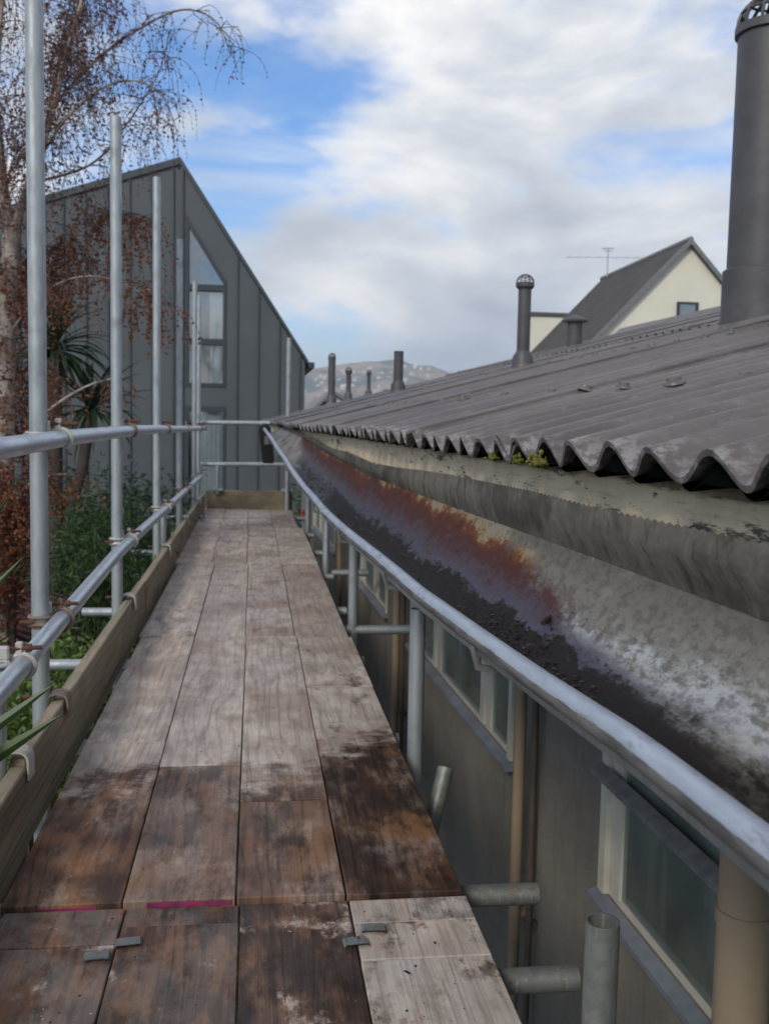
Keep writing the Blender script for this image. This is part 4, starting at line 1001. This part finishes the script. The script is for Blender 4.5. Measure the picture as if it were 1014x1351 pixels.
def hang(p, ln, dirx, dens, rusty):
    """a drooping twig with leaves strung along it"""
    pts = [p]; d = dirx.normalized()*.5+Vector((0,0,.05)); st = .035
    for k in range(int(ln/st)):
        d = (d + Vector((rb.gauss(0,.10), rb.gauss(0,.10), -.30))).normalized(); pts.append(pts[-1]+d*st)
    tw.sweep(pts, [.0018-.0011*i/len(pts) for i in range(len(pts))], 3, False)
    for i, q in enumerate(pts):
        if i < 2: continue
        for _ in range(4):
            if rb.random() < dens:
                dd = Vector((rb.gauss(0,1), rb.gauss(0,1), rb.gauss(-.9,.6)))
                (leafy(lr, q, dd, rb.uniform(.020,.036), rb.uniform(.013,.022), rb, .2) if rb.random() < rusty else leafy(ld, q, dd, rb.uniform(.010,.022), rb.uniform(.006,.011), rb, .2))
def clothe(path, n, ln, dens, rusty, t0=.15, up=.9, reach=7):
    for k in range(n):
        t = t0+(1-t0)*rb.random(); i = min(int(t*(len(path)-1)), len(path)-2); p = path[i].lerp(path[i+1], rb.random())
        d = Vector((rb.gauss(.05,.7), rb.gauss(0,.8), rb.uniform(-.1,up)))
        sp_ = [p]; dd = d.normalized()          # a short side shoot, then hanging twigs from it
        for j in range(rb.randint(2, reach)):
            dd = (dd+Vector((rb.gauss(0,.2), rb.gauss(0,.2), -.09))).normalized(); sp_.append(sp_[-1]+dd*.06)
        tw.sweep(sp_, [.0034-.002*j/len(sp_) for j in range(len(sp_))], 3, False)
        for q in sp_[1:]:
            for _ in range(2):
                if rb.random() < .5: hang(q, ln*rb.uniform(.5,1.25), Vector((rb.gauss(0,1), rb.gauss(0,1), .2)), dens, rusty)
clothe(L1, 54, .42, .42, .25); clothe(L2, 92, .45, .46, .20); clothe(L3, 22, .30, .36, .12, .05, .3, 3); clothe(L4, 34, .34, .42, .10, .05, .3, 3)
clothe(L5, 26, .4, .40, .3); clothe(L6, 58, .42, .46, .2); clothe(L11, 42, .40, .36, .2, .05, .5, 5)
clothe(L9, 44, .40, .55, .5, .05, .4, 5); clothe(L8, 24, .36, .52, .85, .1, .3, 4); clothe(L7, 10, .28, .5, .95, .1, .3, 4); clothe(L10, 24, .34, .7, 1.0, .05, .5, 5)
trunk_p = smooth_path([(-1.66,7.0,-.1),(-1.64,7.0,.9),(-1.63,7.0,1.4),(-1.60,7.0,2.05)])
clothe(trunk_p, 90, .36, .62, .85, 0, .5)
clothe(smooth_path([(-1.55,7.2,2.0),(-1.35,7.3,2.15),(-1.2,7.3,2.1)]), 34, .5, .55, .5, 0, .5, 5)
part('twigs', tw, M['twig'], bt, kind='stuff'); part('rusty_leaves', lr, M['leaf_rust'], bt, kind='stuff', smooth=False); part('dull_leaves', ld, M['leaf_dull'], bt, kind='stuff', smooth=False)

# cabbage tree: sword leaves from a head
def sword(mb, p, d, ln, wd, droop, rr, n=6):
    pts = [Vector(p)]; d = d.normalized(); st = ln/n
    s = d.cross(Vector((0,0,1))); s = s.normalized() if s.length > .05 else Vector((1,0,0))
    rows = []
    for k in range(n+1):
        wv = wd*(.55+.9*k/n if k < n*.35 else 1.0-.98*((k/n-.35)/.65)**1.6)
        nrm = s.cross(d)
        rows.append([tuple(pts[-1]+s*wv/2+nrm*wv*.22), tuple(pts[-1]), tuple(pts[-1]-s*wv/2+nrm*wv*.22)])
        d = (d+Vector((0,0,-droop*st/ln*(1+1.2*k/n)))).normalized(); pts.append(pts[-1]+d*st)
    mb.grid(rows)
ct = thing('cabbage_tree', 'dark spiky cabbage tree in front of the grey house', 'tree', (-1.75, 9, -3))
part('trunk', MB().sweep([(-1.75,9,-3),(-1.72,9,-.5),(-1.70,9,1.45)], [.09,.075,.06], 10), M['bark_dark'], ct)
part('trunk', MB().sweep([(-1.72,9,-.2),(-1.5,9.1,.5),(-1.42,9.1,1.0)], [.055,.05,.045], 10), M['bark_dark'], ct)
for hc, nl in (((-1.70,9,1.55), 90), ((-1.42,9.1,1.05), 60)):
    mb = MB()
    for k in range(nl):
        a = rb.uniform(0, 6.28); el = rb.uniform(-.7, 1.45)
        sword(mb, hc, Vector((math.cos(a)*math.cos(el), math.sin(a)*math.cos(el), math.sin(el))), rb.uniform(.42,.68), .045, rb.uniform(.3,1.3), rb)
    part('leaf_head', mb, M['leaf_deep'], ct, smooth=False)

def shrub(name, label, c, rad, n, mat, lsize, wratio=.45, stems=5, droop=-.2, group=None, seed=1):
    rr = random.Random(seed)
    t_ = thing(name, label, 'shrub', (c[0], c[1], -3), group=group)
    st = MB(); lf = MB()
    for k in range(stems):
        a = rr.uniform(0, 6.28); top = Vector((c[0]+rad[0]*.5*math.cos(a), c[1]+rad[1]*.5*math.sin(a), c[2]+rad[2]*rr.uniform(-.2,.5)))
        st.sweep([(c[0]+.1*math.cos(a), c[1]+.1*math.sin(a), -3), (c[0]+.3*rad[0]*math.cos(a), c[1]+.3*rad[1]*math.sin(a), (c[2]-3)/2), top], [.025,.02,.006], 5)
    nc = max(10, n//26); cl = []
    for k in range(nc):
        while True:
            q = Vector((rr.uniform(-1,1), rr.uniform(-1,1), rr.uniform(-1,1)))
            if .25 < q.length < 1: break
        cl.append(Vector((c[0]+q.x*rad[0], c[1]+q.y*rad[1], c[2]+q.z*rad[2])))
    for k in range(n):
        q = rr.choice(cl); sp_ = lsize*2.6
        p = q+Vector((rr.gauss(0,sp_*.5), rr.gauss(0,sp_*.5), rr.gauss(0,sp_*.4)))
        leafy(lf, p, Vector((rr.gauss(0,1), rr.gauss(0,1), rr.gauss(droop,.7))), lsize*rr.uniform(.6,1.25), lsize*wratio*rr.uniform(.7,1.2), rr, .25)
    part('stems', st, M['bark_dark'], t_, smooth=True); part('crown', lf, M[mat], t_, kind='stuff', smooth=False)
    return t_
shrub('feathery_shrub', 'tall feathery green bamboo-like shrub between the first two poles', (-1.0,6.5,-.02), (.22,.40,.46), 3600, 'leaf_green', .085, .16, 7, -.55, seed=2)
shrub('feathery_shrub', 'low feathery dark shrub right of the tallest one, behind the second pole', (-1.0,9.2,-.3), (.5,.6,.7), 3600, 'leaf_deep', .09, .2, 6, -.4, seed=3)
shrub('lime_shrub', 'bright lime-green leafy shrub beside the nearest pole foot', (-.98,4.7,-.42), (.30,.85,.30), 4600, 'leaf_lime', .045, .55, 6, .2, seed=4)
shrub('lime_shrub', 'yellow-green shrub below the middle of the toe board', (-.95,6.6,-.62), (.35,.9,.30), 2800, 'leaf_lime', .05, .5, 6, .2, seed=5)
shrub('dark_shrub', 'dark green bush at the foot of the grey house wall', (-2.2,14.5,-.9), (1.6,1.4,1.3), 5200, 'leaf_deep', .11, .45, 7, 0, seed=6)
shrub('hedge_bush', 'leafy green bush past the deck end under the gutter', (1.35,15.5,-1.2), (1.3,1.2,1.3), 4200, 'leaf_green', .10, .5, 6, 0, seed=7)
shrub('dark_shrub', 'shadowed bush under the far left poles', (-1.5,11.8,-.7), (.7,1.3,.75), 3600, 'leaf_deep', .09, .35, 6, -.1, seed=8)
shrub('copper_shrub', 'copper-leaved autumn bush under the birch trunk', (-1.68,6.9,.1), (.22,.4,.55), 3800, 'leaf_rust', .04, .6, 6, -.3, seed=9)
fl = thing('flower_cluster', 'small red flower heads above the bush past the deck end', 'flowers', (.75, 13.6, -3))
mb = MB().sweep([(.75,13.6,-3),(.75,13.6,-.35)], .012, 5)
part('stem', mb, M['bark_dark'], fl)
for k in range(7):
    q = Vector((.75+rb.gauss(0,.06), 13.6+rb.gauss(0,.06), -.28+rb.gauss(0,.05))); part('bloom', MB().lathe([(.008,-.03),(.035,-.005),(.03,.015),(.01,.03)], q, 8), M['red_flower'], fl)
# flax: long sword leaves reaching in from the left
fx = thing('flax_plant', 'flax with long green sword leaves reaching over the toe board', 'plant', (-1.25, 1.75, -3))
def flax_leaf(pts, wd):
    p = smooth_path(pts, 5); n = len(p); rows = []
    for i, q in enumerate(p):
        t = (p[min(i+1,n-1)]-p[max(i-1,0)]).normalized(); s = t.cross(Vector((-.25,.95,-.2))).normalized(); nr = s.cross(t)
        wv = wd*min(1.0, (1-i/(n-1))*7.0)+.0006; rows.append([tuple(q+s*wv/2+nr*wv*.25), tuple(q), tuple(q-s*wv/2+nr*wv*.25)])
    return MB().grid(rows)
for k, (tip, mid, wd) in enumerate((((-.372,2.0,.412), (-.62,2.0,.25), .030), ((-.385,2.0,.474), (-.62,1.98,.30), .026), ((-.458,2.0,.850), (-.60,1.98,.66), .016), ((-.438,2.0,.727), (-.62,1.98,.53), .018), ((-.472,2.0,.580), (-.62,1.98,.47), .014),
                     ((-1.3,2.4,.5), (-1.25,2.1,-.8), .04), ((-1.7,1.7,.3), (-1.45,1.7,-1.0), .04), ((-.95,1.3,.4), (-1.1,1.5,-.8), .04))):
    bs = Vector((-1.25, 1.75, -2.95)); md = Vector(mid)
    tp = Vector(tip); q0 = md-(tp-md)*.9; q1 = bs.lerp(q0, .6)+Vector((-.10, 0, .1))
    part('leaf', flax_leaf([bs, q1, q0, md, tp], wd), M['flax'], fx)

for o in bpy.data.objects:
    if '_b' in o: del o['_b']
